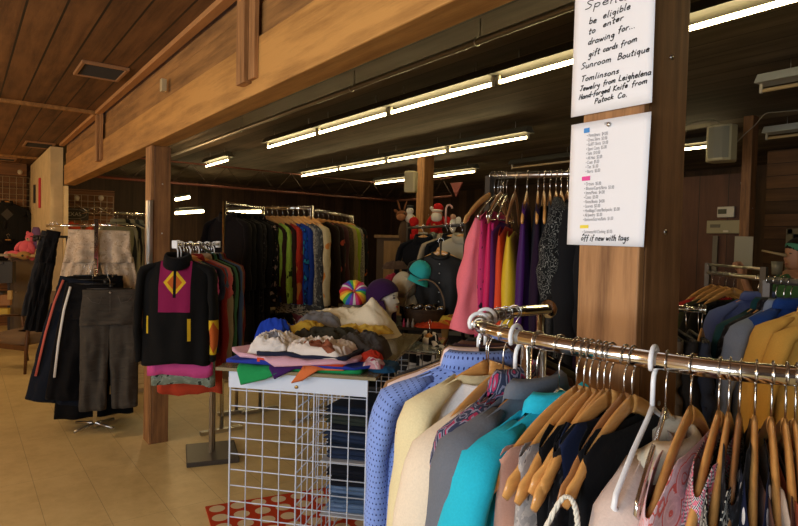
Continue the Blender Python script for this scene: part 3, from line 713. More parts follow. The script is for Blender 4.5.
# rope belt on the tip of that hanger
p=rail_px(633); a=solve(p,(567,499)); tip=p+Vector((.205*math.cos(a),.205*math.sin(a),-.185))
rb=MB(); s0=[Vector((0.01,.012,-.16)),Vector((.003,.012,-.06)),Vector((0,.01,-.012)),Vector((0,0,.014)),Vector((.003,-.016,.004)),Vector((.012,-.045,-.07)),Vector((.02,-.065,-.13)),Vector((.02,-.07,-.22))]
pts=smooth_line(s0,10)
for ph in (0,2.1,4.2):
    rb.tube([q+Vector((.0022*math.cos(i*.9+ph),.0022*math.sin(i*.9+ph),0)) for i,q in enumerate(pts)],.0022,6)
o=rb.build('rope_belt',fabric((.72,.68,.58)),loc=tip,rot=a); tag(o,'knotted off-white rope belt looped over a wooden hanger tip','belt')
mb=MB().tube([Vector((.02,-.07,-.22)),Vector((.024,-.072,-.27))],[.006,.010],8); mb.build('tassel',fabric((.12,.12,.13)),o)
# right half
CREAMK=fabric((.60,.52,.38)); BLUSH=fabric((.60,.48,.42),rough=.5)
FG('blouse',654,(613,500),'blush cream blouse on the thick white plastic hanger',BLUSH,hw=.19,L=.75,hng='plastic',r0=.055,collar=None,neck=.09,ztop=-.135,slope=.5)
FG('sweater',667,(636,505),'cream knitted top with a wide cowl collar on a white hanger',CREAMK,hw=.165,L=.36,hng='wire',collar=.055,neck=.095,sleeves=None,t=.06,drop=.05,ztop=-.16,slope=.5)
PKF=fabric((.62,.42,.45),'paisley',(.70,.50,.52),18,c3=(.62,.14,.12)); TWEED=fabric((.65,.60,.60),'tweed',(.03,.03,.04),240,c3=(.65,.15,.22)); RING=fabric((.008,.008,.01),'paisley',(.5,.5,.45),26,c3=(.01,.01,.01))
PETAL=fabric((.008,.011,.035),'dots',(.75,.74,.74),24,r=.30); BRN=fabric((.10,.045,.03)); BEI=fabric((.50,.40,.32))
kw=dict(sleeves=None,collar=None,slope=.5,drop=.004,L=.8,t=.055)
FG('blouse',692,(652,512),'pale pink blouse with coral swirls on a wooden hanger',PKF,hw=.238,neck=.145,ztop=-.155,hng='suit',**kw)
FG('top',720,(694,505),'red, white and black tweed top with black piping',TWEED,hw=.19,neck=.14,ztop=-.145,hng='suit',**kw)
FG('dress',730,(714,512),'black dress printed with white rings beside the tweed top',RING,hw=.238,neck=.175,ztop=-.178,hng='suit',**kw)
FG('top',741,(732,515),'black lace top between the ring print dress and the petal print dress',BLACK2,hw=.19,neck=.10,ztop=-.15,hng='woodd',**kw)
FG('dress',756.5,(755,520),'navy dress with large white petal spots on a wooden hanger',PETAL,hw=.238,neck=.15,ztop=-.145,hng='suit',**kw)
FG('cardigan',773,(784,530),'dark brown cardigan right of the petal print dress',BRN,hw=.238,neck=.175,ztop=-.18,hng='suit',**kw)
FG('top',787,(800,520),'beige top near the right edge of the photo on the round rack',BEI,hw=.238,neck=.165,ztop=-.172,hng='suit',**kw)
FG('dress',797,(815,520),'orange red dress cut by the right edge of the photo',fabric((.5,.10,.04)),hw=.238,neck=.18,ztop=-.18,hng='suit',**kw)
# hangers and garments on the far arm
for i,(px,kd,lab,c_) in enumerate(((515,'woodd','black blouse on the far arm of the round rack under the dark blue hook',BLACK),(506,'wood','dark olive jacket on the far arm of the round rack',fabric((.05,.045,.02))),(499,'woodd','patterned black shirt on the far arm of the round rack',BLACK2),
      (492,'wire','brown cardigan on the far arm of the round rack near the bend',BRN),(486,'plastic','dark plum top on the far arm at the bend of the round rack',fabric((.04,.012,.03))))):
    p=rail_px(px,False); garment('top',p,math.radians(110+8*i),lab,c_,hng=kd,hr=HRF,L=.7,hw=.18,low=True,sleeves='short' if i%2 else None)
# ================================================================== GRID GONDOLA WITH FOLDED CLOTHES
A=Vector((1.003,2.650,0)); B=Vector((1.443,2.171,0)); uf=(B-A).normalized(); Wd=(B-A).length; ud=Vector((-uf.y,uf.x,0)); ud=ud if ud.y>0 else -ud
ang_f=math.atan2(uf.y,uf.x)
G=thing('grid_display_rack','white wire grid display rack with clothes heaped on its top','display rack',A,ang_f)
dsg=1 if (Matrix.Rotation(ang_f,3,'Z')@Vector((0,1,0))).dot(ud)>0 else -1
def grid_panel(y,w=Wd,h=1.0,x0=0,ax='X',name='grid_panel',band=True,mat=WHITEMETAL,par=None,n=8,cell=.0745):
    mb=MB(); n=round(w/ (w/n))
    P=lambda a,z,o=0: Vector((x0+a,y+o,z)) if ax=='X' else Vector((x0+o,y+a,z))
    for k in range(n+1):
        a=w*k/n; mb.tube([P(a,.03),P(a,h)],.0042 if k in(0,n) else .0028,6)
    nz=int(h/cell)
    for k in range(nz+1):
        z=h-.09-k*cell if band else h-k*cell
        if z>.03: mb.tube([P(0,z,.003),P(w,z,.003)],.0028,6)
    mb.tube([P(0,.03),P(w,.03)],.004,6); mb.tube([P(0,h),P(w,h)],.004,6)
    return mb.build(name,mat,par or G)
grid_panel(0); grid_panel(dsg*1.24,band=False)
for z in (.965,):
    b_=MB().box((Wd/2,-dsg*.004,z),(Wd+.01,.012,.085)).build('header_band',WHITEMETAL,G,smooth=False,bevel=.003)
for z in (.985,.947): MB().tube([(Wd/2,-dsg*.008,z),(Wd/2,-dsg*.016,z)],.008,10).build('brass_bolt',plain('brass',(.7,.45,.15),.3,1),G,label='brass bolt')
grid_panel(dsg*.0,w=1.24*dsg,x0=Wd/2,ax='Y',band=False,name='divider_panel',n=16)
WS=plain('shelf_white',(.55,.60,.66),.35)
for z in (.25,.52): MB().box((Wd*.77,dsg*.50,z),(Wd*.44,.50,.006)).build('shelf',WS,G,smooth=False)
for z in (.85,.70): MB().box((Wd*.25,dsg*1.18,z),(Wd*.5,.012,.03)).build('rail_bar',WHITEMETAL,G,smooth=False)
ZT=1.022
TOPM,N_,L_,b_=new_mat('smoky_top'); setp(b_,.12,0,.5); b_.inputs['Base Color'].default_value=(.42,.36,.22,1); b_.inputs['Transmission Weight'].default_value=.45
MB().box((Wd/2,dsg*.60,ZT-.008),(Wd+.10,1.30,.016)).build('top_board',TOPM,G,smooth=False,bevel=.003)
for sx in (.03,Wd-.04): MB().sphere((sx,0,ZT-.02),(.012,.012,.014),8,6).build('corner_clip',HPLW,G)
def folded(pos,size,rz,label,col,thick=.03,layers=2,group=None,cat='jeans',name='folded_jeans',seed=0):
    rnd=random.Random(seed); t_=thing(name,label,cat,pos,rz,group)
    for k in range(layers):
        w,d=size[0]*(1-rnd.uniform(0,.06)),size[1]*(1-rnd.uniform(0,.06)); z=thick*(k+.5)
        rows=[]
        n=16
        for i in range(n+1):
            yy=-d/2+d*i/n; row=[]
            for j in range(24):
                th=2*PI*j/24; cx=sp(math.cos(th),.35); sy=sp(math.sin(th),.7)
                nn=noise.noise(Vector((cx*2,yy*12,seed+k*3)))*1.8
                row.append((cx*w/2+nn*.006,yy+.006*noise.noise(Vector((cx*3,k,seed)))*(1 if i in(0,n) else 0),z+sy*thick*.52*(1-.35*(abs(i/n-.5)*2)**8)+nn*.006))
            rows.append(row)
        mb=MB().quad_grid(rows,cu=True); mb.cap(0,24); mb.cap(n*24,24,True)
        mb.build('folded_layer',col,t_)
    return t_
DEN=[fabric((.02,.035,.08)),fabric((.012,.02,.04)),fabric((.01,.012,.02)),fabric((.05,.09,.17),'blotch',(.08,.14,.25),8,c3=(.05,.09,.17)),fabric((.10,.17,.30),'blotch',(.14,.22,.38),8,c3=(.10,.17,.30)),fabric((.03,.04,.035))]
Rg=Matrix.Rotation(ang_f,3,'Z')
def gp(x,y,z): return A+Rg@Vector((x,dsg*y,z))
zs=.257
for k in range(5):
    folded(gp(Wd*.78,.45,zs),(.26,.34),ang_f+.1*(k%2),['light blue washed folded jeans at the bottom of the lower grid shelf','mid blue folded jeans, second on the lower grid shelf','faded blue folded jeans, third on the lower grid shelf','black folded jeans above the blue ones on the lower shelf','black folded jeans topmost on the lower shelf'][k],DEN[[4,3,4,2,2][k]],thick=.021,seed=k,group='jeans folded on the lower grid shelf'); zs+=.044
zs=.527
for k in range(6):
    folded(gp(Wd*.78,.45+.03*(k%2),zs),(.27,.35),ang_f-.08*(k%3),['indigo','dark indigo','dark navy','blue black','dark green grey','navy'][k]+' folded jeans on the upper grid shelf, '+['lowest','second from below','third from below','fourth from below','fifth from below','topmost'][k],DEN[[0,1,0,2,5,1][k]],thick=.02,seed=20+k,group='jeans folded on the upper grid shelf'); zs+=.042
# heap on top
def crumple(px,py,depth,size,rz,h,col,label,name='folded_shirt',cat='shirt',seed=0,z=None,freq=9,amp=.02,peak=None,droop=0,irr=.12,flat=False,label2=None):
    p=atd(px,py,depth); zz=ZT+.001 if z is None else z; p.z=zz
    nu,nv=110,38; mb=MB(); rows=[]
    for i in range(nv+1):
        q=i/nv; row=[]
        for j in range(nu):
            th=2*PI*j/nu; rad=q**.8
            ir=1+irr*noise.noise(Vector((math.cos(th)*1.6,math.sin(th)*1.6,seed)))*2
            e_=.55
            x=sp(math.cos(th),e_)*size[0]/2*rad*ir; y=sp(math.sin(th),e_)*size[1]/2*rad*ir
            dome=(1-q**(3 if not flat else 9))
            V=Vector((x,y,seed*1.7))
            rid=1-abs(noise.noise(V*freq)*2); rid2=1-abs(noise.noise(V*freq*2.2+Vector((3,1,0)))*2)
            rid3=1-abs(noise.noise(V*freq*4.5+Vector((7,2,0)))*2); zz_=h*dome*.85+amp*(rid*.9+rid2*.55+rid3*.22)*(.35+.65*dome)
            if peak:
                d=math.hypot(x-peak[0],y-peak[1]); zz_+=peak[2]*math.exp(-(d/peak[3])**1.3)
            if q>.85: zz_*= (1-q)/.15*.9+.1
            if q>=.999: zz_=.001
            row.append((x,y,zz_))
        rows.append(row)
    mb.quad_grid(rows,cu=True,uv=lambda i,j:(math.cos(2*PI*j/nu)*i/nv*size[0]/2,math.sin(2*PI*j/nu)*i/nv*size[1]/2))
    o=mb.build(name,col,loc=p,rot=rz); 
    return tag(o,label,cat,None)
def flap(pts_px,depth,col,label,name='shirt_corner',cat='shirt',seed=0,out=.0):
    """thin cloth corner folded over the front of the top board; pts are px down the front"""
    pass
af=ang_f
def sheetcloth(rel,z,col,label,seed=0,name='folded_tshirt',cat='t-shirt',th=.012,edge=None):
    """irregular flat folded cloth: outline rel=[(x,y)] in rack coords; drops over the front edge where y<-.03"""
    cx=sum(p[0] for p in rel)/len(rel); cy=sum(p[1] for p in rel)/len(rel)
    base=gp(cx,cy,z); nu=len(rel)*8; mb=MB(); rows=[]
    ring=[]
    for i in range(len(rel)):
        a=Vector(rel[i]+(0,)); b_=Vector(rel[(i+1)%len(rel)]+(0,))
        for k in range(8): ring.append(a.lerp(b_,k/8))
    ctr=Vector((cx,cy,0)); nv=16
    def prof(P,top):
        x,y=P.x,P.y; n1=noise.noise(Vector((x*9,y*9,seed)))
        zz=(th*(1.0+.9*n1)+.006*(1-abs(noise.noise(Vector((x*16,y*16,seed+4)))*2))) if top else 0
        yo=y
        if y<-.05: # hang over the edge
            d=-.05-y; zz=zz*.3-(d)*1.0+ (0 if top else 0); yo=-.052-(.012 if top else .004)-.15*d*abs(n1)
        return Vector((x-cx,(yo-cy)*dsg,zz))
    for i in range(nv+1):
        q=i/nv; rows.append([prof(ctr.lerp(P,q if q<1 else 1),True) for P in ring])
    rows.append([prof(P,False)+Vector((0,0,.0)) for P in ring])
    for i in range(4): rows.append([prof(ctr.lerp(P,1-(i+1)/4),False) for P in ring])
    mb.quad_grid(rows,cu=True)
    o=mb.build(name,col,loc=base,rot=af); return tag(o,label,cat)
z=ZT+.002
sheetcloth([(.08,-.125),(.20,-.09),(.30,-.04),(.62,-.02),(.66,.30),(.10,.32),(.03,.05)],z,fabric((.015,.27,.08)),'green folded t-shirt at the bottom of the heap, its corner hanging over the front edge',1)
sheetcloth([(.24,-.10),(.33,-.05),(.45,-.035),(.45,.25),(.20,.25),(.20,-.03)],z+.012,fabric((.045,.012,.10)),'dark purple shirt whose point hangs over the front edge beside the green one',2)
sheetcloth([(.32,-.115),(.37,-.10),(.44,-.05),(.55,-.03),(.55,.2),(.36,.2),(.38,-.03)],z+.014,fabric((.62,.16,.05)),'orange shirt corner hanging over the front edge',3)
sheetcloth([(.00,-.045),(.25,-.048),(.60,-.04),(.68,.04),(.62,.30),(.04,.30)],z+.022,fabric((.02,.04,.32)),'royal blue flat shirt layer low in the heap',4)
sheetcloth([(.15,-.047),(.55,-.046),(.60,.28),(.15,.28)],z+.034,fabric((.55,.06,.02)),'orange red shirt layer showing as a thin strip in the heap',5)
sheetcloth([(-.045,.10),(.06,-.03),(.18,-.045),(.24,-.08),(.56,-.045),(.60,.02),(.60,.32),(.08,.32)],z+.046,fabric((.62,.36,.45)),'pale pink folded t-shirt under the white printed shirts',6)
sheetcloth([(.14,-.03),(.56,-.035),(.60,.28),(.12,.28)],z+.060,fabric((.015,.018,.04)),'dark navy shirt layer under the white printed shirts',7)
WPR=fabric((.72,.66,.60),'blotch',(.74,.68,.62),7,c3=(.25,.08,.04)); WPR2=fabric((.74,.70,.66),'blotch',(.76,.72,.68),11,c3=(.2,.2,.22))
def heap(x,y,zz,size,rz,h,col,label,**k):
    p=gp(x,y,0); px,py=proj(Vector((p.x,p.y,1.1))); d=(p-EYEP).dot(Fw)
    q=atd(px,py,d)
    o=crumple(px,py,d,size,rz,h,col,label,z=zz,**k); o.location=(p.x,p.y,zz); return o
heap(.17,.12,z+.060,(.22,.26),af,.055,WPR2,'crumpled white shirt with grey print at the left front of the heap',seed=2,amp=.030,freq=16)
heap(.40,.10,z+.062,(.34,.24),af,.035,WPR,'crumpled white shirt with rust print along the front of the heap',seed=3,amp=.030,freq=13)
heap(.08,.33,z+.03,(.22,.22),af,.11,fabric((.012,.045,.36)),'bunched royal blue sweater at the left of the heap',seed=4,amp=.045,freq=8,name='sweater',cat='sweater')
heap(.34,.38,z+.02,(.50,.30),af,.095,fabric((.035,.032,.022)),'dark olive crumpled jacket in the middle of the heap',seed=5,amp=.03,freq=9,name='jacket',cat='jacket')
heap(.55,.30,z+.02,(.26,.26),af,.085,fabric((.06,.055,.05)),'charcoal crumpled shirt behind the red sleeve at the right of the heap',seed=15,amp=.035,freq=10)
heap(.20,.40,z+.105,(.28,.16),af+.2,.03,fabric((.50,.32,.04)),'mustard yellow shirt draped at the left of the heap',seed=6,amp=.025,freq=10)
heap(.50,.50,z+.105,(.32,.12),af+.25,.02,fabric((.52,.34,.05)),'second mustard yellow shirt showing at the right of the heap',seed=7,amp=.02,freq=10)
heap(.22,.62,z+.03,(.34,.26),af+.1,.14,fabric((.17,.17,.18)),'mid grey crumpled sweatshirt behind the mustard shirt',seed=8,amp=.03,freq=8,name='sweatshirt',cat='sweatshirt')
heap(.33,.72,z+.06,(.56,.32),af-.05,.115,fabric((.70,.62,.44)),'large cream shirt spread over the back of the heap with a raised peak',seed=9,amp=.03,freq=6,peak=(.17,-.02,.10,.07))
heap(.63,.14,z+.035,(.12,.10),af,.035,fabric((.55,.04,.02)),'small red sleeve end at the right front of the heap',seed=10,amp=.012,freq=14,name='red_shirt')
heap(.66,.06,z+.02,(.10,.10),af,.03,fabric((.5,.25,.28),'blotch',(.6,.5,.5),30,c3=(.4,.05,.1)),'small pink printed cloth at the right front corner of the heap',seed=11,amp=.012,freq=14,name='printed_cloth',cat='cloth')
heap(.70,.12,z+.0,(.13,.16),af,.03,fabric((.01,.06,.13)),'dark teal cloth at the right front corner of the top board',seed=12,amp=.012,freq=12,name='teal_cloth',cat='cloth')
# second glass topped unit behind right
q0=atz(395,333,1.0)
t=thing('glass_topped_grid_table','small wire grid table with a glass top behind the heap','table',atz(412,345,1.0)*1.0); t.location.z=0; t.rotation_euler=(0,0,ang_f)
GLT,N_,L_,b_=new_mat('glass_top'); setp(b_,.06,0,.5); b_.inputs['Base Color'].default_value=(.55,.62,.60,1); b_.inputs['Transmission Weight'].default_value=.7
MB().box((0,.15,.985),(.34,.52,.01)).build('glass_top',GLT,t,smooth=False)
for ax,yy in (('X',-.1),('X',.4)): grid_panel(yy,w=.32,h=.97,x0=-.16,band=False,par=t,n=4,name='grid_panel',mat=CHD)
MB().tube([(.17,-.10,.0),(.17,-.10,.93),(.17,-.05,.975),(.17,.38,.985)],.011,10).build('chrome_leg',CH,t)
p=atd(402,352,3.35); p.z=.992
o=crumple(0,0,1,(.26,.16),0,.012,fabric((.16,.19,.20)),'slate grey cloth lying on the glass topped grid table',seed=31,amp=.012,z=.992,name='grey_cloth',cat='cloth'); o.location=atz(400,343,.992); o.rotation_euler=(0,0,ang_f+.7)
garment('jacket',atd(430,322,3.7),cam_ang(atd(437,322,3.7))+.5,'black and white checked jacket right of the glass topped table',fabric((.70,.66,.58),'check',(.012,.012,.012),12),hw=.15,L=.55,low=True,nohanger=False,ztop=-.09)
# rug
rg,N,L,b=new_mat('polka_rug'); setp(b,.95,0,.1)
tc=N.new('ShaderNodeTexCoord'); vs=N.new('ShaderNodeVectorMath'); vs.operation='SCALE'; L.new(tc.outputs['Object'],vs.inputs[0]); vs.inputs['Scale'].default_value=8.2
spn=N.new('ShaderNodeSeparateXYZ'); L.new(vs.outputs[0],spn.inputs[0]); fx=math_n(N,L,'SUBTRACT',math_n(N,L,'FRACT',spn.outputs[0]),.5); fy=math_n(N,L,'SUBTRACT',math_n(N,L,'FRACT',spn.outputs[1]),.5)
d=math_n(N,L,'SQRT',math_n(N,L,'ADD',math_n(N,L,'MULTIPLY',fx,fx),math_n(N,L,'MULTIPLY',fy,fy)))
L.new(mixc(N,L,math_n(N,L,'LESS_THAN',d,.37),(.42,.045,.015),(.62,.50,.32)),b.inputs['Base Color'])
f=noise_n(N,L,tc.outputs['Object'],300,2); bump(N,L,b,f,.4,.003)
rc=Vector((1.173,3.483,0)); ra=math.atan2(-.20,.97)
mb=MB().box((.75,-.5,.006),(1.5,1.0,.010)); o=mb.build('polka_dot_rug',rg,loc=rc,rot=ra,smooth=False,bevel=.003); tag(o,'orange red rug with large cream dots lying under the grid rack','rug')
CURG[0]='two way rack'
# ================================================================== RACK B (black and magenta jacket)
ZB=1.565; nb=atd(178,243.5,3.75); nb.z=ZB; fb=atd(218,246,4.6); fb.z=ZB
rd=(fb-nb).normalized(); angB=math.atan2(-rd.x,rd.y)
mid=Vector((1.50,4.32,0)); 
T=thing('two_way_rack','chrome rack on a dark square base holding the black and magenta jacket','clothing rack',mid,math.atan2(rd.y,rd.x))
Ti=Matrix.Rotation(-math.atan2(rd.y,rd.x),3,'Z')
def loc_(p): return Ti@(Vector(p)-mid)
a_=loc_(nb-rd*.05); b2=loc_(fb)
MB().tube([a_,b2],.011,10).build('rail',CH,T)
for e in (a_,b2): MB().box(e,(.018,.036,.05)).build('end_cap',HPLW,T,smooth=False,bevel=.004)
BRZ=plain('bronze_metal',(.20,.14,.08),.35,.8)
for dx in (-.032,.032): MB().box((dx,0,.75),(.022,.022,1.46)).build('post',BRZ,T,smooth=False)
MB().box((0,0,1.49),(.13,.05,.03)).build('cross_piece',CHD,T,smooth=False)
MB().tube([(0,0,1.49),((a_.x+b2.x)/2,(a_.y+b2.y)/2,ZB-.01)],.011,8).build('bracket',CHD,T)
MB().box((0,0,.018),(.42,.36,.034),Matrix.Rotation(.35,3,'Z')).build('base_plate',plain('base_plate_dark',(.05,.042,.035),.4),T,smooth=False,bevel=.006)
MAG=(.22,.012,.07); YEL=(.62,.40,.02); ORG=(.45,.10,.02)
JK=fabric((.005,.005,.005),masks=[('box',0,-.255,.095,.165,MAG),('diamond',0,-.235,.068,.085,YEL),('diamond',0,-.235,.045,.055,ORG),('box',0,-.2,.009,.13,(.006,.006,.006)),('box',-.165,-.50,.006,.055,YEL),('box',.09,-.53,.009,.07,YEL)])
JKS=fabric((.005,.005,.005),masks=[('box',.235,-.58,.05,.11,YEL),('diamond',.235,-.58,.045,.10,ORG)])
garment('jacket',nb,angB+.12,'black jacket with magenta yoke and yellow diamonds on the end of the rack',JK,L=.75,hw=.20,t=.085,hng='plastic',neck=.07,collar=.05,colc=BLACK,Ls=.54,r0=.078,out=.04,sleevecol=JKS,amp=.010,slope=.32)
LB=[('skirt',fabric((.55,.07,.25)),'bright pink blouse whose hem hangs below the black jacket',.72,'short'),
('blouse',fabric((.18,.22,.17),'blotch',(.25,.30,.24),30,c3=(.04,.05,.04)),'green and white print blouse behind the pink hem',.78,None),
('polo',fabric((.02,.025,.06)),'navy polo shirt just behind the black and magenta jacket',.62,'short'),
('sweater',fabric((.24,.022,.02)),'brick red sweater with a long sleeve beside the black jacket',.66,'long'),
('t_shirt',fabric((.07,.10,.19)),'slate blue t-shirt behind the brick red sweater',.6,'short'),
('top',fabric((.60,.12,.15)),'coral pink top behind the slate blue t-shirt',.6,'short'),
('shirt',fabric((.36,.29,.20)),'beige shirt hanging behind the coral top',.8,'long'),
('jacket',BLACK,'black jacket in front of the green striped sweater',.8,'long'),
('sweater',fabric((.05,.17,.09)),'green sweater in the middle of the two way rack',.75,'long'),
('coat',BLACK,'black coat between the green and the blue sweaters',.8,'long'),
('sweater',fabric((.05,.10,.27)),'blue sweater toward the far end of the two way rack',.72,'long'),
('jacket',fabric((.17,.11,.06)),'tan jacket toward the far end of the two way rack',.7,'long'),
('sweater',fabric((.17,.018,.018)),'dark red sweater at the far end of the two way rack',.72,'long'),
('trousers',fabric((.42,.05,.02)),'orange red long top hanging low behind the navy polo',.86,None)]
for k,(kd,c_,lab,L_,sl) in enumerate(LB):
    p=nb.lerp(fb,(k+1)/(len(LB)+.6)); 
    if kd=='trousers': kd='tunic'; p=nb.lerp(fb,.30)
    if kd=='skirt': kd='blouse'
    garment(kd,p,angB+random.uniform(-.1,.1),lab,c_,L=L_*1.17,hw=.205,t=.035,Ls=.58 if sl=='long' else None,sleeves=sl,hng='wood' if k%3 else 'plastic',low=True,collar=sl=='long',r0=.055,out=.03,hr=.014)
CURG[0]='four way rack'
# ================================================================== RACK A (pants)
pA=atz(95,420,0); dA=(pA-EYEP).dot(Fw); pA=Vector((.90,5.45,0))
T=thing('four_way_rack','chrome four way rack hung with trousers and skirts left of the wooden post','clothing rack',pA)
prx=proj(Vector((pA.x,pA.y,1.5)))[0]
MB().box((0,0,.88),(.030,.030,1.74)).build('post',CH,T,smooth=False)
for k in range(4):
    a=k*PI/2+.6; MB().tube([(0,0,.05),(.2*math.cos(a),.2*math.sin(a),.03)],.012,8).build('foot',CHD,T)
cA=cam_ang(pA)
def arm(ang,z0,z1,l):
    MB().tube([(0,0,z0),(l*math.cos(ang),l*math.sin(ang),z1)],.010,8).build('arm',CH,T)
    return [Vector((pA.x+q*l*math.cos(ang),pA.y+q*l*math.sin(ang),z0+(z1-z0)*q)) for q in (.25,.5,.75,1.0)]
armN=arm(cA,1.42,1.30,.38); armT=arm(cA+PI,1.70,1.70,.3); armL=arm(cA-1.7,1.70,1.68,.36); armR=arm(cA+1.6,1.70,1.70,.30)
def trousers(pos,ang,label,col,L=1.0,w=.38,flare=1.0,hem=.24,seed=0,name='trousers',cat='trousers',skirt=False,z0=-.11,details=None,group=None,tilt=0,stripe=None,fold=.003,splay=.30):
    t_=thing(name,label,cat,pos,ang,group or (('garments on the '+CURG[0]) if CURG[0] else None))
    t_.rotation_euler=(0,tilt,ang)
    def legtube(xc0,xc1,w0,w1,zt,zb,sd):
        mb=MB(); rows=[]; n=64; m_=24
        for i in range(m_+1):
            v=i/m_; z_=zt+(zb-zt)*v; ww=(w0+(w1-w0)*v)/2; xc=xc0+(xc1-xc0)*v; row=[]
            for j in range(n):
                th=2*PI*j/n; cx=sp(math.cos(th),.8); sy=sp(math.sin(th),.8)
                A=.012*min(1,v*3); f=A*(math.sin(cx*4+v*3+sd)+noise.noise(Vector((cx*2,v*7,sd)))*1.5)+fold*(.3+.7*v)*math.sin(cx*12+sd+2*noise.noise(Vector((v*3,sd,cx))))
                if skirt: f+=.022*v*math.sin(cx*9+sd)
                row.append((xc+cx*ww+f*.3,sy*(.018+.028*min(1,v*4))+f,z_))
            rows.append(row)
        mb.quad_grid(rows,cu=True,uv=lambda i,j:(j/n*w1*2,i/m_*L)); return mb
    if skirt: legtube(0,0,w,w*flare,z0,z0-L,seed).build('skirt_body',col,t_,solid=.002)
    else:
        hip=legtube(0,0,w,w*1.12,z0,z0-.27,seed).build('hip',col,t_,solid=.002)
        if stripe: MB().tube([(-w*.40,-.045,z0-.02),(-w*.47,-.055,z0-.2),(-w*.50,-.06,z0-.45),(-w*.50,-.055,z0-L*.8)],[(.009,.004)]*4,8,updir=(0,1,0)).build('side_stripe',stripe,t_)
        for s in(-1,1): legtube(s*w*.27,s*(w*splay),w*.58,hem,z0-.22,z0-L,seed+s).build('leg',col,t_,solid=.002)
    mb=MB(); rows=[]
    for zz in (z0+.004,z0-.035):
        rows.append([(sp(math.cos(2*PI*j/28),.8)*(w/2+.003),sp(math.sin(2*PI*j/28),.8)*.024,zz) for j in range(28)])
    mb.quad_grid(rows,cu=True).build('waistband',col,t_,solid=.003)
    if details:
        for s in(-1,1): MB().tube([(s*w*.42,-.048,z0-.05),(s*w*.34,-.053,z0-.085),(s*w*.2,-.052,z0-.10),(s*w*.16,-.045,z0-.05)],.0016,5).build('pocket_seam',details,hip)
        MB().sphere((0,-.032,z0-.018),(.008,.005,.008),8,5).build('button',CHD,hip)
        MB().tube([(0,-.052,z0-.04),(0,-.056,z0-.17)],.0014,5).build('fly_seam',details,hip)
    hanger('clip',pos,ang,'clip hanger of the '+shortl(label),'hangers on the '+CURG[0] if CURG[0] else None); return t_
vw=cA+PI/2
GJ=fabric((.052,.046,.038),'blotch',(.058,.051,.042),12,c3=(.045,.040,.033)); LACE=fabric((.50,.39,.28),'blotch',(.56,.45,.33),34,c3=(.40,.30,.20),obj=True); BKT=fabric((.004,.004,.005)); NVT=fabric((.007,.010,.018))
trousers(armN[3]+Vector((math.cos(vw),math.sin(vw),0))*.10,vw,'washed dark grey jeans hanging at the front of the four way rack',GJ,L=.93,w=.37,hem=.185,details=plain('stitch',(.10,.09,.08),.8))
trousers(armN[2]+Vector((-.02,0,0)),vw-.1,'black track trousers with a thin white side stripe behind the grey jeans',BKT,L=.90,w=.34,tilt=.10,seed=2,stripe=plain('white_tape',(.7,.7,.68),.8))
trousers(armN[1]+Vector((-.06,.0,0)),vw-.15,'navy trousers with a red side stripe at the left of the grey jeans',NVT,L=.98,w=.34,tilt=.20,seed=3,stripe=plain('red_tape',(.5,.1,.07),.8))
trousers(armN[0],vw+.1,'black trousers farthest back on the low arm of the four way rack',BKT,L=.9,w=.4,seed=4)
p=armT[0]+Vector((0,0,0)); pf=Vector((pA.x,pA.y,1.70))
trousers(pf+Vector((math.cos(cA),math.sin(cA),0))*(-.07)+Vector((.03,0,0)),vw,'beige crushed velvet wide trousers hanging at the top of the four way rack',LACE,L=.95,w=.46,hem=.24,seed=5,z0=-.045,fold=.022,splay=.62,details=None)
pl=atd(55,222,4.95); pl.z=1.70
trousers(pl,vw-.2,'black trousers slanting at the left side of the four way rack',BKT,L=.84,w=.10,hem=.075,seed=6,tilt=.17,z0=-.06)
pl=atd(52,224,5.0); pl.z=1.69
trousers(pl,vw-.2,'dark grey trousers at the far left of the four way rack',fabric((.022,.022,.024)),L=.72,w=.13,hem=.10,seed=7,tilt=.17,z0=-.06)
trousers(armT[2],vw,'long black pleated skirt whose hem almost touches the floor',BKT,L=1.54,w=.44,flare=1.42,seed=9,skirt=True,name='long_skirt',cat='skirt')
trousers(armT[1],vw+.15,'cream long skirt showing low between the black ones',fabric((.50,.42,.30)),L=1.34,w=.34,flare=1.0,seed=10,skirt=True,name='long_skirt',cat='skirt')
CURG[0]='straight rack behind the post'
ra0=atz(115,212.5,1.868); ra1=atd(144,213.5,6.9); ra1.z=1.868
T=thing('clothing_rack','chrome straight rack with blouses behind the beam post, left side','clothing rack',(ra0.x,ra0.y,0)); b0=Vector((ra0.x,ra0.y,0)); dr=(ra1-ra0)
L2=ra0+dr*1.35
MB().tube([ra0-b0,L2-b0],.016,10).build('rail',CH,T)
for q in (ra0,L2): MB().box((q.x-b0.x,q.y-b0.y,.92),(.03,.03,1.82)).build('post',CH,T,smooth=False)
MB().tube([ra0-b0+Vector((0,0,-1.72)),L2-b0+Vector((0,0,-1.72))],.014,8).build('base_bar',CHD,T)
cs=[((.22,.20,.12),'olive blouse'),((.02,.02,.02),'black blouse'),((.34,.30,.20),'sand coloured blouse'),((.05,.055,.06),'charcoal blouse'),((.22,.24,.20),'sage grey blouse'),((.06,.05,.045),'dark brown blouse'),((.13,.13,.13),'mid grey blouse'),((.03,.03,.035),'blue black blouse')]
for k,(c_,nm_) in enumerate(cs):
    p=ra0.lerp(L2,(k+.6)/8.5); garment('blouse',p,cam_ang(p)-.95,nm_+' on the straight rack beside the wooden beam post',fabric(c_),L=.78,hw=.2,t=.04,low=True,r0=.05,hng='wood',hr=.018)
CURG[0]='tall racks in the middle distance'
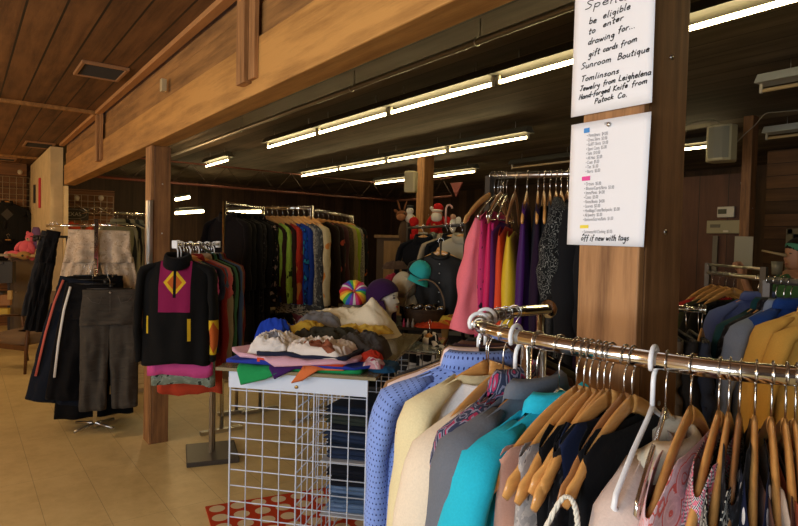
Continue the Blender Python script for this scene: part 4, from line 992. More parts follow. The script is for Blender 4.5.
# ================================================================== RACK C (high rack, centre left)
def rail_rack(name,label,pts,z,r=.014,posts=(0,-1),mat=CH,foot=True):
    P=[atz(x,y,z) for x,y in pts]; b0=Vector((P[0].x,P[0].y,0)); T=thing(name,label,'clothing rack',b0)
    MB().tube([p-b0 for p in P],r,10).build('rail',mat,T)
    for i in posts:
        q=P[i]-b0; MB().tube([(q.x,q.y,z+.02),(q.x,q.y,.02)],.016,10).build('post',mat,T)
        if foot: MB().box((q.x,q.y,.015),(.35,.05,.03)).build('foot',CHD,T,smooth=False)
    return P
P1=rail_rack('clothing_rack','tall chrome rack of black coats behind the two way rack',[(224.5,203.5),(263,208.5)],1.90)
P2=rail_rack('clothing_rack','tall rack of colourful dresses and jackets in the middle distance',[(265,208),(312,208)],1.90,posts=(1,))
P3=rail_rack('clothing_rack','tall rack of lace and animal print tops right of the colourful dresses',[(316,210.5),(352,217)],1.90,posts=(1,))
def along(P,items,off,cat_suffix='',**kw):
    n=len(items)
    for k,it in enumerate(items):
        lab,c_,kd,L_,sl=it[:5]; q=(k+.5)/n
        p=P[0].lerp(P[1],q); kk=dict(kw); 
        if len(it)>5: kk.update(it[5])
        garment(kd,p,cam_ang(p)+off+random.uniform(-.06,.06),lab,c_,L=L_,sleeves=sl,low=True,**kk)
FLR=fabric((.008,.008,.008),'blotch',(.01,.01,.01),20,c3=(.35,.25,.22))
along(P1,[('black jacket with a coral stripe on the sleeve left of the tall pole',fabric((.006,.004,.004)),'jacket',.8,'long'),('long black wool coat at the left of the tall rack',BLACK,'coat',1.1,'long'),
 ('black velvet coat, second from the pole of the tall rack',BLACK,'coat',1.15,'long'),('black rain coat, third from the pole of the tall rack',BLACK2,'coat',1.1,'long'),
 ('black coat, fourth from the pole of the tall rack',BLACK,'coat',1.0,'long'),('black kimono edged with white and red floral trim',FLR,'kimono',.85,'long'),('charcoal grey jacket beside the kimono',fabric((.03,.033,.04)),'jacket',.9,'long')],.8,hw=.21,t=.045,r0=.06,hng='wire',flare=1.2,out=.05)
GRN=fabric((.30,.46,.05),'blotch',(.34,.50,.07),9,c3=(.03,.06,.01)); REDJ=fabric((.42,.03,.012),'blotch',(.30,.02,.01),5,c3=(.42,.14,.03)); BPRT=fabric((.01,.06,.28),'blotch',(.01,.015,.08),14,c3=(.02,.25,.3))
LEO=fabric((.30,.22,.12),'paisley',(.02,.015,.01),30,c3=(.42,.34,.2)); GOLD=fabric((.36,.27,.12),'paisley',(.42,.33,.16),30,c3=(.22,.16,.07)); BW=fabric((.40,.38,.32),'paisley',(.012,.012,.012),22,c3=(.3,.3,.27))
BWS=fabric((.32,.29,.22),'blotch',(.02,.02,.02),45,c3=(.40,.36,.28))
along(P2,[('dark brown patterned dress left of the lime green one',fabric((.04,.015,.01)),'dress',.8,'short'),('lime green dress printed with dark leaves on the tall rack',GRN,'dress',.70,'long'),
 ('black and brown cardigan between the green and red garments',fabric((.03,.012,.008)),'cardigan',.7,'long'),('red and orange patchwork jacket on the tall rack',REDJ,'jacket',.75,'long'),
 ('blue and teal print blouse behind the red patchwork jacket',BPRT,'blouse',.75,'long'),('royal blue dress in the middle of the tall rack',fabric((.012,.035,.20)),'dress',.85,'long'),
 ('black and white speckled dress on the tall rack',BWS,'dress',.95,'long'),('dark grey flecked dress beside the speckled one',fabric((.05,.05,.045),'blotch',(.04,.04,.04),30,c3=(.2,.2,.16)),'dress',.9,'short'),
 ('cream and orange blouse at the end of the colourful rack',fabric((.48,.38,.2),'blotch',(.5,.4,.22),6,c3=(.55,.2,.04)),'blouse',.6,'long')],.85,hw=.2,t=.035,r0=.056,hng='wood',flare=1.25,out=.06,neck=.1,Ls=.62,collar=None,ztop=-.122)
along(P3,[('dark printed dress at the left of the animal print rack',fabric((.02,.012,.01)),'dress',.9,'long'),('black cardigan with a coral edge on the animal print rack',fabric((.02,.01,.01),'blotch',(.02,.01,.01),6,c3=(.5,.08,.05)),'cardigan',.8,'long'),
 ('dark plum dress on the animal print rack',fabric((.07,.025,.03)),'dress',.9,'long'),('dark olive leopard blouse on the animal print rack',fabric((.10,.07,.04),'paisley',(.03,.02,.012),26,c3=(.14,.10,.05)),'blouse',.9,'long'),
 ('gold lace tunic beside the lime top',GOLD,'tunic',.85,'long'),('lime green top with only its edge showing beside the gold lace tunic',fabric((.30,.40,.03)),'top',.8,'long'),
 ('black and white abstract print blouse at the right end of the tall racks',BW,'blouse',.75,'long'),('black blouse with orange flames at the right end of the tall racks',fabric((.012,.012,.012),'blotch',(.012,.012,.012),8,c3=(.55,.12,.02)),'blouse',.95,'long')],.9,hw=.2,t=.04,r0=.056,hng='wood',flare=1.25,out=.07,neck=.09,Ls=.6,collar=None)
CURG[0]='low rack seen through the grid'
# low row of garments under / behind (seen through the grid)
P4=rail_rack('clothing_rack','low rack of tops behind the grid rack, far side',[(238,300),(330,300)],1.05,posts=(0,1))
lowc=[((.03,.012,.012),'dark maroon'),((.30,.26,.2),'oatmeal'),((.10,.02,.02),'wine red'),((.012,.012,.014),'black'),((.012,.012,.012),'jet black'),((.015,.015,.02),'blue black'),((.45,.12,.16),'rose pink'),((.55,.2,.25),'light pink'),((.02,.02,.02),'soft black'),((.45,.04,.03),'scarlet'),((.015,.02,.03),'deep navy')]
for k,(c_,nm_) in enumerate(lowc):
    p=P4[0].lerp(P4[1],(k+.5)/len(lowc)); garment('skirt_top',p,cam_ang(p)+.5,nm_+' top on the low rack seen through the wire grid',fabric(c_),cat='top',name='top',L=.72,hw=.15,t=.03,low=True,sleeves=None,collar=None,hng='wire')
CURG[0]='high rail of long dresses'
# ================================================================== RACK D (pink, yellow and purple dresses)
ZD=1.915
PD=[atz(490,176,ZD),atz(590,173.5,ZD)]; b0=Vector((PD[0].x,PD[0].y,0))
T=thing('clothing_rack','high wall-to-post rail of long dresses behind the round rack','clothing rack',b0)
MB().tube([p-b0 for p in (PD[0],PD[1]+(PD[1]-PD[0])*.6)],.014,12).build('rail',CHD,T)
for q in (PD[0]-b0,(PD[1]+(PD[1]-PD[0])*.55)-b0):
    MB().box((q.x,q.y,ZD/2),(.03,.03,ZD)).build('post',plain('dark_post',(.02,.016,.012),.6),T,smooth=False); MB().box((q.x,q.y,.015),(.05,.5,.03)).build('foot',CHD,T,smooth=False)
MB().tube([(PD[0].lerp(PD[1],-.05)-b0)+Vector((0,0,-.40)),(PD[1]-b0)+Vector((0,0,-.40))],.006,8).build('cross_wire',CHD,T)
def DG(px,off,label,c_,kd='dress',**k):
    q=(px-490)/100; p=PD[0].lerp(PD[1],q); k.setdefault('L',1.05); k.setdefault('hng','suit'); k.setdefault('hw',.2); k.setdefault('sleeves',None); k.setdefault('collar',None)
    if k.get('neck',0)>=.1 and k['hng']=='suit': k['ztop']=-(.086+.122*(k['neck']/.22)**1.12)+.046; k['slope']=.60
    return garment(kd,p,cam_ang(p)+off,label,c_,**k)
PK=fabric((.72,.16,.20),rough=.6); HP=fabric((.50,.015,.09),rough=.5); MG=fabric((.42,.02,.12)); YL=fabric((.56,.38,.02),rough=.4); PU=fabric((.045,.008,.085),rough=.5); RO=fabric((.60,.06,.02)); DK=fabric((.008,.008,.009)); DP=fabric((.015,.006,.018))
LAC=fabric((.015,.014,.013),'paisley',(.06,.055,.05),34,c3=(.02,.02,.018)); SWR=fabric((.008,.008,.008),'paisley',(.008,.008,.008),60,c3=(.22,.22,.2))
DG(492,-.5,'long salmon pink draped dress at the left end of the high rail',PK,L=.68,hw=.13,neck=.05,t=.05,flare=1.9,seed=41,hng='wood',ztop=-.15,amp=.03)
DG(495,-.3,'magenta dress with black print behind the salmon pink one',fabric((.42,.03,.11),'blotch',(.45,.03,.12),16,c3=(.02,.01,.02)),L=1.1,hw=.17,flare=1.1,hng='wire',ztop=-.15)
DG(499,-.2,'hot pink dress on the high rail',HP,L=1.1,hw=.17,flare=1.1,hng='wire',ztop=-.16)
DG(502,-.2,'second hot pink top between the pink and purple dresses',MG,L=.85,hw=.16,hng='woodd',ztop=-.17)
DG(504.5,-.25,'deep purple dress beside the hot pink ones',fabric((.08,.012,.08)),L=1.15,hw=.17,ztop=-.2,hng='wire')
DG(508,-.15,'orange red dress left of the yellow one',RO,L=1.12,hw=.17,ztop=-.22,hng='wire')
DG(517,-.12,'mustard yellow satin dress on the high rail',YL,L=1.15,hw=.18,neck=.1,t=.05,ztop=-.24,hng='woodd',slope=.3)
DG(529,-.05,'violet dress on a bare topped wooden hanger',PU,L=1.1,hw=.2,neck=.15,ztop=-.19,slope=.3)
DG(540,.02,'dark plum dress right of the violet one',DP,L=1.1,hw=.2,neck=.15,ztop=-.19,slope=.3)
DG(546,.05,'plain black blouse in the middle of the high rail',DK,L=1.0,hw=.19,neck=.08,ztop=-.13,kd='blouse')
DG(552,.05,'black lace dress with a scalloped texture on the high rail',LAC,L=1.15,hw=.2,neck=.13,ztop=-.18,slope=.4)
DG(558,.08,'black jacket with white scroll embroidery',SWR,L=.9,hw=.2,neck=.1,ztop=-.15,sleeves='short',Ls=.3,kd='jacket')
DG(563,.1,'black dress just right of the embroidered jacket',DK,L=1.1,hw=.2,neck=.09,ztop=-.13)
DG(569,.12,'black jacket beside the foreground notices',DK,L=.95,hw=.21,neck=.08,ztop=-.10,sleeves='long',kd='jacket')
DG(577,.12,'dark purple long dress at the foreground post end of the high rail',DP,L=1.2,hw=.2,neck=.08,ztop=-.10)
DG(588,.12,'black long coat hidden behind the foreground post',DK,L=1.1,hw=.2,sleeves='long',kd='coat')
CURG[0]=None
# ================================================================== MIDDLE: display counter, mannequin head, hats, basket
ct=atd(428,326,4.25); CZ=ct.z
T=thing('display_counter','dark display counter holding the basket, hats and mannequin head','counter',(ct.x,ct.y,0),-YAW)
DKW=plain('dark_counter_paint',(.022,.016,.012),.5)
MB().box((.0,.32,CZ-.02),(1.15,.62,.03)).build('counter_top',DKW,T,smooth=False,bevel=.004)
MB().box((.0,.60,CZ/2-.02),(1.15,.03,CZ-.04)).build('back_panel',DKW,T,smooth=False)
for sx in(-.56,.56): MB().box((sx,.32,CZ/2-.02),(.03,.6,CZ-.04)).build('side_panel',DKW,T,smooth=False)
MB().box((.0,.33,.55),(1.1,.56,.02)).build('shelf',DKW,T,smooth=False)
cz=CZ-.004
o=boxo('price_tag',atd(441,341,4.22),(.07,.004,.11),plain('tag_card',(.30,.28,.2),.7),rz=-YAW); tag(o,'small beige card hanging under the front edge of the dark counter','card')
o=None
# mannequin head facing right
SKINP=plain('mannequin_white',(.66,.60,.50),.35)
hp=atd(385.5,324,4.20); hp.z=cz
# profile local X = facing dir (image right, slightly to the camera)
HSC=1.05
hd=thing('mannequin_head','white mannequin head in a purple knitted hat facing right','mannequin',hp,math.atan2(R0.y,R0.x)-.35)
hd.scale=(HSC,)*3
mb=MB()
# lofted head: rings by height with profile (front x, back x, half width)
prof=[(0,.055,-.055,.055),(.03,.040,-.050,.048),(.07,.035,-.048,.045),(.095,.040,-.052,.047),(.103,.072,-.055,.052),(.113,.084,-.065,.056),(.125,.078,-.075,.060),(.132,.083,-.08,.062),(.137,.080,-.083,.063),(.143,.085,-.085,.065),(.150,.078,-.088,.067),(.160,.088,-.092,.069),(.166,.100,-.094,.070),(.176,.094,-.096,.071),(.190,.082,-.098,.072),(.200,.076,-.099,.073),(.212,.084,-.099,.074),(.235,.082,-.097,.073),(.260,.066,-.088,.066),(.280,.035,-.06,.045),(.288,.005,-.02,.012)]
rows=[]
for (z_,xf,xb,w_) in prof:
    row=[]
    for j in range(28):
        th=2*PI*j/28; c_=math.cos(th); s_=math.sin(th)
        cx=(0.0); x=c_*xf if c_>0 else -c_*xb
        base_f=min(xf,.078) if .09<z_<.25 else xf
        if c_>0: x=c_*base_f+(xf-base_f)*max(0,c_)**14
        row.append((x,s_*w_,z_))
    rows.append(row)
mb.quad_grid(rows,cu=True); mb.cap((len(rows)-1)*28,28); mb.build('head',SKINP,hd,sub=1)
LIP=plain('lip_red',(.45,.03,.03),.4)
MB().sphere((.079,0,.138),(.008,.018,.0055),12,8).build('lips',LIP,hd)
for s in(-1,1):
    MB().sphere((.068,s*.030,.198),(.010,.014,.006),10,6).build('eye',plain('painted_eye',(.05,.03,.03),.4),hd)
    MB().tube([(.074,s*.016,.212),(.072,s*.034,.217),(.062,s*.048,.212)],.002,5).build('eyebrow',plain('painted_eye',(.05,.03,.03),.4),hd)
PUR=fabric((.035,.010,.055),fine=.5)
rows=[]
for i in range(15):
    ph=PI*.56*i/14; row=[]
    for j in range(30):
        th=2*PI*j/30; r=.105*math.sin(ph)+.004; 
        rib=.004*math.cos(th*15)
        z_=.205+.115*math.cos(ph)
        c_=math.cos(th)
        if i>10: z_ -= (i-10)*.018*max(0,-c_+.25)*1.3; z_+= (i-10)*.006*max(0,c_)
        row.append((-.012+ (r+rib)*c_*1.02,(r+rib)*.92*math.sin(th),z_))
    rows.append(row)
o=MB().quad_grid(rows,cu=True).build('knitted_hat',PUR,loc=hp+Vector((0,0,.0)),rot=(0,-.30,hd.rotation_euler.z),solid=.006); o.scale=(HSC,)*3; o.location+=Matrix.Rotation(hd.rotation_euler.z,3,'Z')@Vector((.048,0,.012)); tag(o,'dark purple knitted hat with ear flaps on the white mannequin head','hat')
for s in(-1,1): MB().tube([(-.02,s*.088,.17),(-.012,s*.092,.10),(-.018,s*.09,.02),(-.02,s*.086,-.01)],[(.045,.012),(.040,.012),(.022,.010),(.006,.005)],10,updir=(0,1,0)).build('ear_flap',PUR,o)
MB().tube([(-.08,0,.2),(-.10,0,.13),(-.095,0,.05)],[(.07,.02),(.06,.02),(.04,.015)],10,updir=(1,0,0)).build('back_flap',PUR,o)
# rainbow slouch hat on grey block
rp=atd(354,297,4.25); rp.z=cz
bl=MB(); bl.tube([(0,0,0),(0,0,.02),(0,0,.08),(0,0,.14),(0,0,.16)],[(.10,.10),(.095,.095),(.085,.085),(.08,.08),(.05,.05)],20)
o=bl.build('hat_block',fabric((.13,.11,.09)),loc=rp); tag(o,'grey felt hat sitting under the rainbow hat','hat')
RB,N,L,b=new_mat('rainbow_knit'); setp(b,.7)
tc=N.new('ShaderNodeTexCoord'); gr=N.new('ShaderNodeTexGradient'); gr.gradient_type='RADIAL'; L.new(tc.outputs['Object'],gr.inputs[0])
q=math_n(N,L,'FRACT',math_n(N,L,'MULTIPLY',gr.outputs['Fac'],3.0))
cl=ramp(N,L,q,[(0,(.6,.02,.02)),(.12,(.75,.25,.02)),(.25,(.75,.60,.03)),(.38,(.04,.35,.06)),(.52,(.02,.10,.50)),(.66,(.25,.03,.30)),(.78,(.70,.70,.62)),(.88,(.65,.05,.2))],True); L.new(cl,b.inputs['Base Color'])
rows=[]
for i in range(17):
    ph=PI*(.02+.75*i/16); row=[]
    for j in range(48):
        th=2*PI*j/48; r=.118*math.sin(ph)**.8*(1+.035*math.cos(th*12)); row.append((r*math.cos(th),r*math.sin(th),.062*math.cos(ph)*1.1-.03*math.exp(-(ph/.25)**2)))
    rows.append(row)
Rm=Matrix.Rotation(-YAW,3,'Z')
hc=rp+Vector((0,0,.225)); 
hat=MB().quad_grid(rows,cu=True).build('slouch_hat',RB,loc=hc,rot=(1.0,.12,-YAW),solid=.004); hat.scale=(.86,.86,.86); tag(hat,'rainbow striped slouch hat tipped on top of the grey felt hat','hat')
mb=MB().tube([(0,0,-.03),(0,0,-.10)],[(.070,.070),(.075,.075)],30,caps=False); br=mb.build('brim_band',RB,hat)
mb=MB().sphere((0,0,.045),(.012,.012,.01),10,6); mb.build('button',plain('hatbtn',(.6,.1,.1),.6),hat)
# wicker basket with hoop handle and sunglasses
bp=atd(424,322,4.35); bp.z=cz
WK=wood('dark_wicker',(.022,.012,.007),(.07,.04,.02),'X',3,.6,knots=False)
T=thing('wicker_basket','dark oval wicker basket with a tall hoop handle full of sunglasses','basket',bp,-YAW)
rows=[]
for i in range(13):
    z_=.11*i/12; row=[]
    for j in range(60):
        th=2*PI*j/60; wv=.0035*math.cos(th*30+(PI if i%2 else 0)); r=1+.25*z_/.11
        row.append(((.12*r+wv)*math.cos(th),(.085*r+wv)*math.sin(th),z_))
    rows.append(row)
mb=MB().quad_grid(rows,cu=True); mb.cap(0,60); mb.build('wicker_body',WK,T,solid=.004)
MB().tube([(.15*math.cos(2*PI*j/40),.107*math.sin(2*PI*j/40),.112) for j in range(40)],.007,8,closed=True).build('rim',WK,T)
MB().tube([(.148*math.cos(PI*j/24),0,.11+.22*math.sin(PI*j/24)) for j in range(25)],.0055,8).build('hoop_handle',wood('handle_cane',(.10,.06,.03),(.2,.12,.06),'X',3,.5,knots=False),T)
SG=plain('sunglass_lens',(.02,.012,.008),.1)
for k in range(7):
    px=bp+Rm@Vector((-.09+.03*k,.02*((k%3)-1),.115+.012*(k%2)))
    t_=thing('sunglasses','pair of dark sunglasses in the wicker basket, %s'%['at its left end','second from its left end','left of its centre','in its centre','right of its centre','second from its right end','at its right end'][k],'sunglasses',px,-YAW+.5*(k%3-1)+.3,'sunglasses heaped in the basket')
    for s in(-1,1):
        MB().sphere((s*.033,0,0),(.027,.004,.021),14,8).build('lens',SG,t_)
        MB().tube([(s*.033+.028*math.cos(2*PI*j/16),0,.022*math.sin(2*PI*j/16)) for j in range(16)],.0022,6,closed=True).build('rim',plain('gold_rim',(.6,.42,.2),.25,1),t_)
        MB().tube([(s*.061,0,.008),(s*.063,.06,.008),(s*.062,.12,-.008)],.002,6).build('temple',BLK,t_)
# caps hung on handle
def cap(pos,rot,c_,label,bc=None,sc=1):
    t_=thing('baseball_cap',label,'cap',pos); t_.rotation_euler=rot; t_.scale=(sc,)*3
    rows=[]
    for i in range(13):
        ph=PI*.5*i/12; row=[]
        for j in range(36):
            th=2*PI*j/36; r=math.sin(ph)**.85; row.append((.095*r*math.cos(th)*(1+.02*math.cos(th*6)),.082*r*math.sin(th),.105*math.cos(ph)**.9 if ph<PI/2-.01 else 0))
        rows.append(row)
    m_=fabric(c_); MB().quad_grid(rows,cu=True).build('crown',m_,t_,solid=.003)
    rows=[]
    for i in range(9):
        q=i/8; row=[]
        for j in range(17):
            a=-1.15+2.3*j/16; r=.088+.075*q*math.cos(a*.9); row.append((r*math.cos(a)*1.02,(.082+.012*q)*math.sin(a)*1.02,-.004-.022*q-.05*(math.sin(a)**2)*(.2+q*.5)))
        rows.append(row)
    MB().quad_grid(rows).build('brim',fabric(bc or c_),t_,solid=.004)
    MB().sphere((0,0,.106),.006,8,5).build('top_button',m_,t_)
    return t_
p=atd(404,287,4.5); cap(p,(.25,.75,math.atan2(-R0.y,-R0.x)*1+2.0),(.42,.36,.25),'beige cap stacked under the turquoise cap on the basket handle',sc=1.12)
p=atd(419,274,4.45); cap(p,(-.35,.35,cam_ang(p)+.25),(.03,.36,.36),'turquoise cap hung on the basket handle, brim toward the camera',sc=.98)
p=atd(388,278,4.6)
o=crumple(0,0,1,(.16,.12),0,.06,fabric((.22,.015,.03)),'dark red crumpled scarf behind the purple hat',seed=44,amp=.05,z=1,name='red_scarf',cat='scarf'); o.location=atd(393,287,4.62)
o=crumple(0,0,1,(.22,.14),0,.05,fabric((.07,.04,.025)),'brown felt hat lying behind the caps',seed=45,amp=.02,z=1,name='felt_hat',cat='hat'); o.location=atd(396,269,5.0)
# orange tray scarf
tp=atd(440,323,4.28); tp.z=cz
o=crumple(0,0,1,(.36,.26),0,.012,fabric((.50,.05,.015),'blotch',(.5,.06,.02),9,c3=(.6,.25,.03)),'orange red scarf spread on the counter right of the basket',seed=46,amp=.028,z=cz,name='silk_scarf',cat='scarf',irr=.08); o.location=tp; o.rotation_euler=(0,0,-YAW)
o=crumple(0,0,1,(.16,.10),0,.03,fabric((.58,.40,.05),'blotch',(.6,.42,.05),20,c3=(.3,.1,.02)),'yellow beaded cloth lying on the orange scarf',seed=47,amp=.02,z=cz,name='yellow_cloth',cat='cloth'); o.location=tp+Rm@Vector((.07,.02,.03)); o.rotation_euler=(0,0,-YAW)
o=MB().tube([(0,0,0),(.0,-.01,-.06),(.003,-.012,-.12)],[(.03,.006),(.022,.006),(.004,.004)],8).build('lace_trim',fabric((.35,.25,.1)),loc=atd(445,327,4.18),rot=-YAW); tag(o,'tan lace tip hanging over the front edge of the counter','trim')
for k,(px,c_) in enumerate(((404,(.35,.02,.08)),(408,(.25,.2,.2)),(413,(.3,.28,.25)))):
    pp=atd(px,319,4.2); pp.z=cz
    o=MB().tube([(0,0,0),(0,0,.03),(0,0,.045),(0,0,.06)],[.010,.010,.004,.004],10).build('nail_polish_bottle',plain('nb%d'%k,c_,.3),loc=pp); tag(o,['pink','grey','silver'][k]+' little bottle on the counter left of the basket','bottle')
# leather jacket & blacks on a small rack
LR=[atd(434,240,4.95),atd(466,224,4.75)]
zr=LR[1].z
T=thing('clothing_rack','black metal rack behind the leather jacket','clothing rack',(LR[1].x,LR[1].y,0)); b0=Vector((LR[1].x,LR[1].y,0))
e0=atd(408,236,5.6); e0.z=zr-.02; e1=atd(466,225,4.75)
MB().tube([e0-b0,e1-b0],.012,8).build('rail',DKW,T)
for q in (e0,e1): MB().box((q.x-b0.x,q.y-b0.y,zr/2+.02),(.025,.025,zr+.02)).build('post',DKW,T,smooth=False)
LEA=plain('black_leather',(.005,.0045,.004),.6,spec=.25,var=.3)
for q,off,lab,c_,kd,L_,sl in ((.80,1.35,'black top with striped straps behind the leather jacket',BLACK,'top',.7,'long'),(.72,1.35,'beige knitted cardigan behind the leather jacket',fabric((.30,.23,.14)),'cardigan',.55,'long'),(.30,1.2,'black jacket at the left of the leather jacket',BLACK,'jacket',.8,'long'),(.95,1.2,'cream dress next to the thin black post',fabric((.33,.29,.2)),'dress',.9,None)):
    p=e0.lerp(e1,q); garment(kd,p,cam_ang(p)+off,lab,c_,L=L_,sleeves=sl,low=True,hw=.2,hng='wood')
p=atd(441,241,4.45); garment('leather_jacket',p,cam_ang(p)+1.45,'black leather jacket on a wooden hanger facing the camera behind the basket',LEA,cat='jacket',L=.62,hw=.22,t=.045,amp=.016,collar=.02,neck=.06,r0=.06,buttons=CHD,hng='wood')
p2=p.copy(); T=thing('display_stand','thin black stand carrying the leather jacket','stand',(p.x,p.y,0)); MB().tube([(0,0,0),(0,0,p.z-.0)],.008,8).build('pole',DKW,T); MB().tube([(0,0,.01),(0,0,.02)],.12,20).build('base',DKW,T)
# christmas plush on the middle post
def plush(name,label,pos,sc,parts,rz=0,cat='soft toy'):
    t_=thing(name,label,cat,pos,rz); t_.scale=(sc,)*3
    for nm,c,r,col,rot in parts:
        f=fabric(col) if nm not in('eye','nose') else plain('toy_%s'%str(col),col,.3)
        MB().sphere(c,r,14,9,rot=Matrix.Rotation(rot,3,'Y') if rot else None).build(nm,f,t_)
    return t_
W_=(.62,.58,.5); R_=(.42,.012,.012); BR_=(.16,.06,.025); SK=(.5,.28,.18)
p=atd(437,216,7.6)
plush('santa_plush','plush santa in a red hat on the right of the middle post',p,.8,[('body',(0,0,-.14),(.10,.08,.13),R_,0),('head',(0,0,.03),(.085,.08,.085),SK,0),('beard',(-.01,-.04,-.02),(.09,.06,.085),W_,0),('hat',(.02,0,.13),(.085,.08,.075),R_,.5),('hat_brim',(0,-.01,.085),(.095,.09,.028),W_,0),('pompom',(-.09,-.02,.12),.03,W_,0),('leg',(-.06,0,-.30),(.04,.04,.10),R_,0),('leg',(.06,0,-.30),(.04,.04,.10),R_,0),('boot',(.06,-.02,-.41),(.04,.06,.04),(.02,.02,.02),0),('boot',(-.06,-.02,-.41),(.04,.06,.04),(.02,.02,.02),0),('arm',(.12,0,-.08),(.035,.04,.10),R_,-.5),('arm',(-.12,0,-.08),(.035,.04,.10),R_,.5)],-YAW)
o=MB().tube([(0,0,-.18),(0,0,.02),(.015,0,.055),(.045,0,.065),(.07,0,.045),(.075,0,.02)],.012,10).build('candy_cane',fabric((.6,.55,.5),'stripes',(.5,.02,.02),12,r=.4),loc=atd(446,210,7.4),rot=-YAW); tag(o,'striped candy cane behind the plush santa','candy cane')
p=atd(402,215,7.6)
plush('reindeer_plush','brown reindeer plush hanging left of the middle post',p,1.0,[('head',(0,0,.0),(.075,.07,.06),BR_,0),('muzzle',(-.01,-.05,-.03),(.06,.05,.045),(.30,.13,.06),0),('antler',(-.04,0,.12),(.012,.012,.07),BR_,-.3),('antler',(.04,0,.12),(.012,.012,.07),BR_,.3),('ear',(-.08,0,.05),(.03,.012,.02),BR_,.4),('ear',(.08,0,.05),(.03,.012,.02),BR_,-.4),('eye',(.03,-.065,.02),.01,(.01,.01,.01),0),('body',(.03,0,-.22),(.07,.06,.15),(.08,.05,.03),0),('leg',(0,0,-.45),(.03,.03,.12),(.12,.07,.05),0),('leg',(.06,0,-.45),(.03,.03,.12),(.12,.07,.05),0)],-YAW)
p=atd(410,211,7.6)
plush('snowman_plush','small white snowman plush between the reindeer and the middle post',p,.7,[('head',(0,0,0),.07,W_,0),('body',(0,0,-.13),.09,W_,0),('hat',(0,0,.08),(.07,.07,.03),(.03,.03,.03),0),('eye',(.02,-.065,.02),.01,(.01,.01,.01),0)],-YAW)
p=atd(414,222,7.5)
plush('red_bauble','shiny red christmas bauble ornament left of the middle post',p,1.0,[('ball',(0,0,0),.065,R_,0),('cap',(0,0,.065),(.02,.02,.015),(.4,.3,.1),0)],cat='bauble')
p=atd(415,231,7.5)
plush('red_stocking','small red stocking below the bauble on the middle post',p,1.0,[('leg',(0,0,0),(.045,.03,.08),R_,0),('foot',(-.03,-.02,-.07),(.06,.03,.035),R_,0),('cuff',(0,0,.07),(.05,.035,.022),W_,0)],-YAW,'stocking')
p=atd(434,229,7.5)
plush('red_ball','second red bauble ornament under the santa',p,.9,[('ball',(0,0,0),.06,R_,0),('cap',(0,0,.06),(.02,.02,.015),(.4,.3,.1),0)],cat='bauble')
p=atd(453,222,7.4)
plush('angel_plush','white winged ornament right of the plush santa',p,.9,[('body',(0,0,-.05),(.05,.04,.10),W_,0),('head',(0,0,.07),.04,SK,0),('wing',(.06,.02,.0),(.05,.015,.08),W_,.4),('wing',(-.06,.02,.0),(.05,.015,.08),R_,-.4)],-YAW,'ornament')
o=MB().sphere((0,0,0),(.05,.05,.05),14,9).build('glass_ornament',plain('glass_orn',(.2,.22,.2),.1,.5),loc=atd(433,236,6.9)); tag(o,'grey glass ball ornament beside the white paper on the middle post','ornament')
o=boxo('post_paper',atd(422,241,8.05),(.15,.004,.24),plain('beige_sheet',(.45,.42,.34),.8),rz=-YAW); tag(o,'small beige paper pinned on the middle wooden post','paper')
t_=thing('wall_speaker','beige loudspeaker box fixed high on the middle wooden post','speaker',atd(411,182,7.9),-YAW-.35)
MB().box((0,0,0),(.15,.13,.28)).build('cabinet',plain('beige_speaker',(.42,.36,.22),.5),t_,smooth=False,bevel=.012); MB().box((-.01,-.068,-.0),(.12,.008,.25)).build('grille',plain('beige_grille',(.30,.26,.17),.7),t_,smooth=False,bevel=.004)
# pale door / cupboard far back
cp=atd(392,258,10.6)
T=thing('cupboard','tall cupboard with a pale plywood door at the back wall','cupboard',(cp.x,cp.y,0),-YAW)
ply=wood('plywood',(.15,.095,.045),(.24,.15,.075),'Z',1,.6,knots=False)
MB().box((0,.2,.85),(.55,.4,1.7)).build('carcass',plain('dark_cupboard',(.05,.03,.02),.6),T,smooth=False)
MB().box((.03,-.012,.84),(.36,.024,1.62)).build('door',ply,T,smooth=False,bevel=.004); MB().box((0,.18,1.73),(.64,.5,.05)).build('top',ply,T,smooth=False)
# ================================================================== RIGHT BACKGROUND
post_x=6.05
post(6.05,2.60,.12,2.9,'wooden post at the right behind the wall speaker',d=.09,face=False)
PANEL=wood('redbrown_panel',(.07,.026,.013),(.13,.05,.025),'Z',1,.6,pitch=.30,pax='Y',gap=.02,knots=False)
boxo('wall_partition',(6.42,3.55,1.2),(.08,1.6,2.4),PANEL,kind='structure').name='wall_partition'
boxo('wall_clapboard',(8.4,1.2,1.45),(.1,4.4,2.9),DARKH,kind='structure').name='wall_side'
for y in (.9,1.75): boxo('trim_4',(8.32,y,1.45),(.05,.10,2.9),plain('dark_trim',(.055,.028,.014),.6),kind='structure')
# speaker
p=atd(722,144,5.5)
t_=thing('wall_speaker','cream loudspeaker hanging beside the right hand wooden post','speaker',p,-YAW-.75)
CRM=plain('cream_plastic',(.42,.37,.22),.5)
rows=[]
for z_ in (-.165,-.155,0,.155,.165):
    k=1 if abs(z_)<.16 else .9
    rows.append([(a*k,b*k,z_) for a,b in ((-.10,.10),(-.13,-.02),(-.10,-.09),(-.04,-.12),(.04,-.12),(.10,-.09),(.13,-.02),(.10,.10))])
mb=MB().quad_grid(rows,cu=True); mb.cap(0,8); mb.cap(32,8); mb.build('cabinet',CRM,t_,smooth=False)
rows=[[(-.085,-.105,z_),(-.035,-.128,z_),(.035,-.128,z_),(.085,-.105,z_)] for z_ in (-.14,.14)]
MB().quad_grid(rows).build('grille',plain('cream_grille',(.22,.21,.16),.8),t_,smooth=False,solid=.006)
MB().box((0,.14,0),(.05,.1,.06)).build('bracket',CRM,t_,smooth=False)
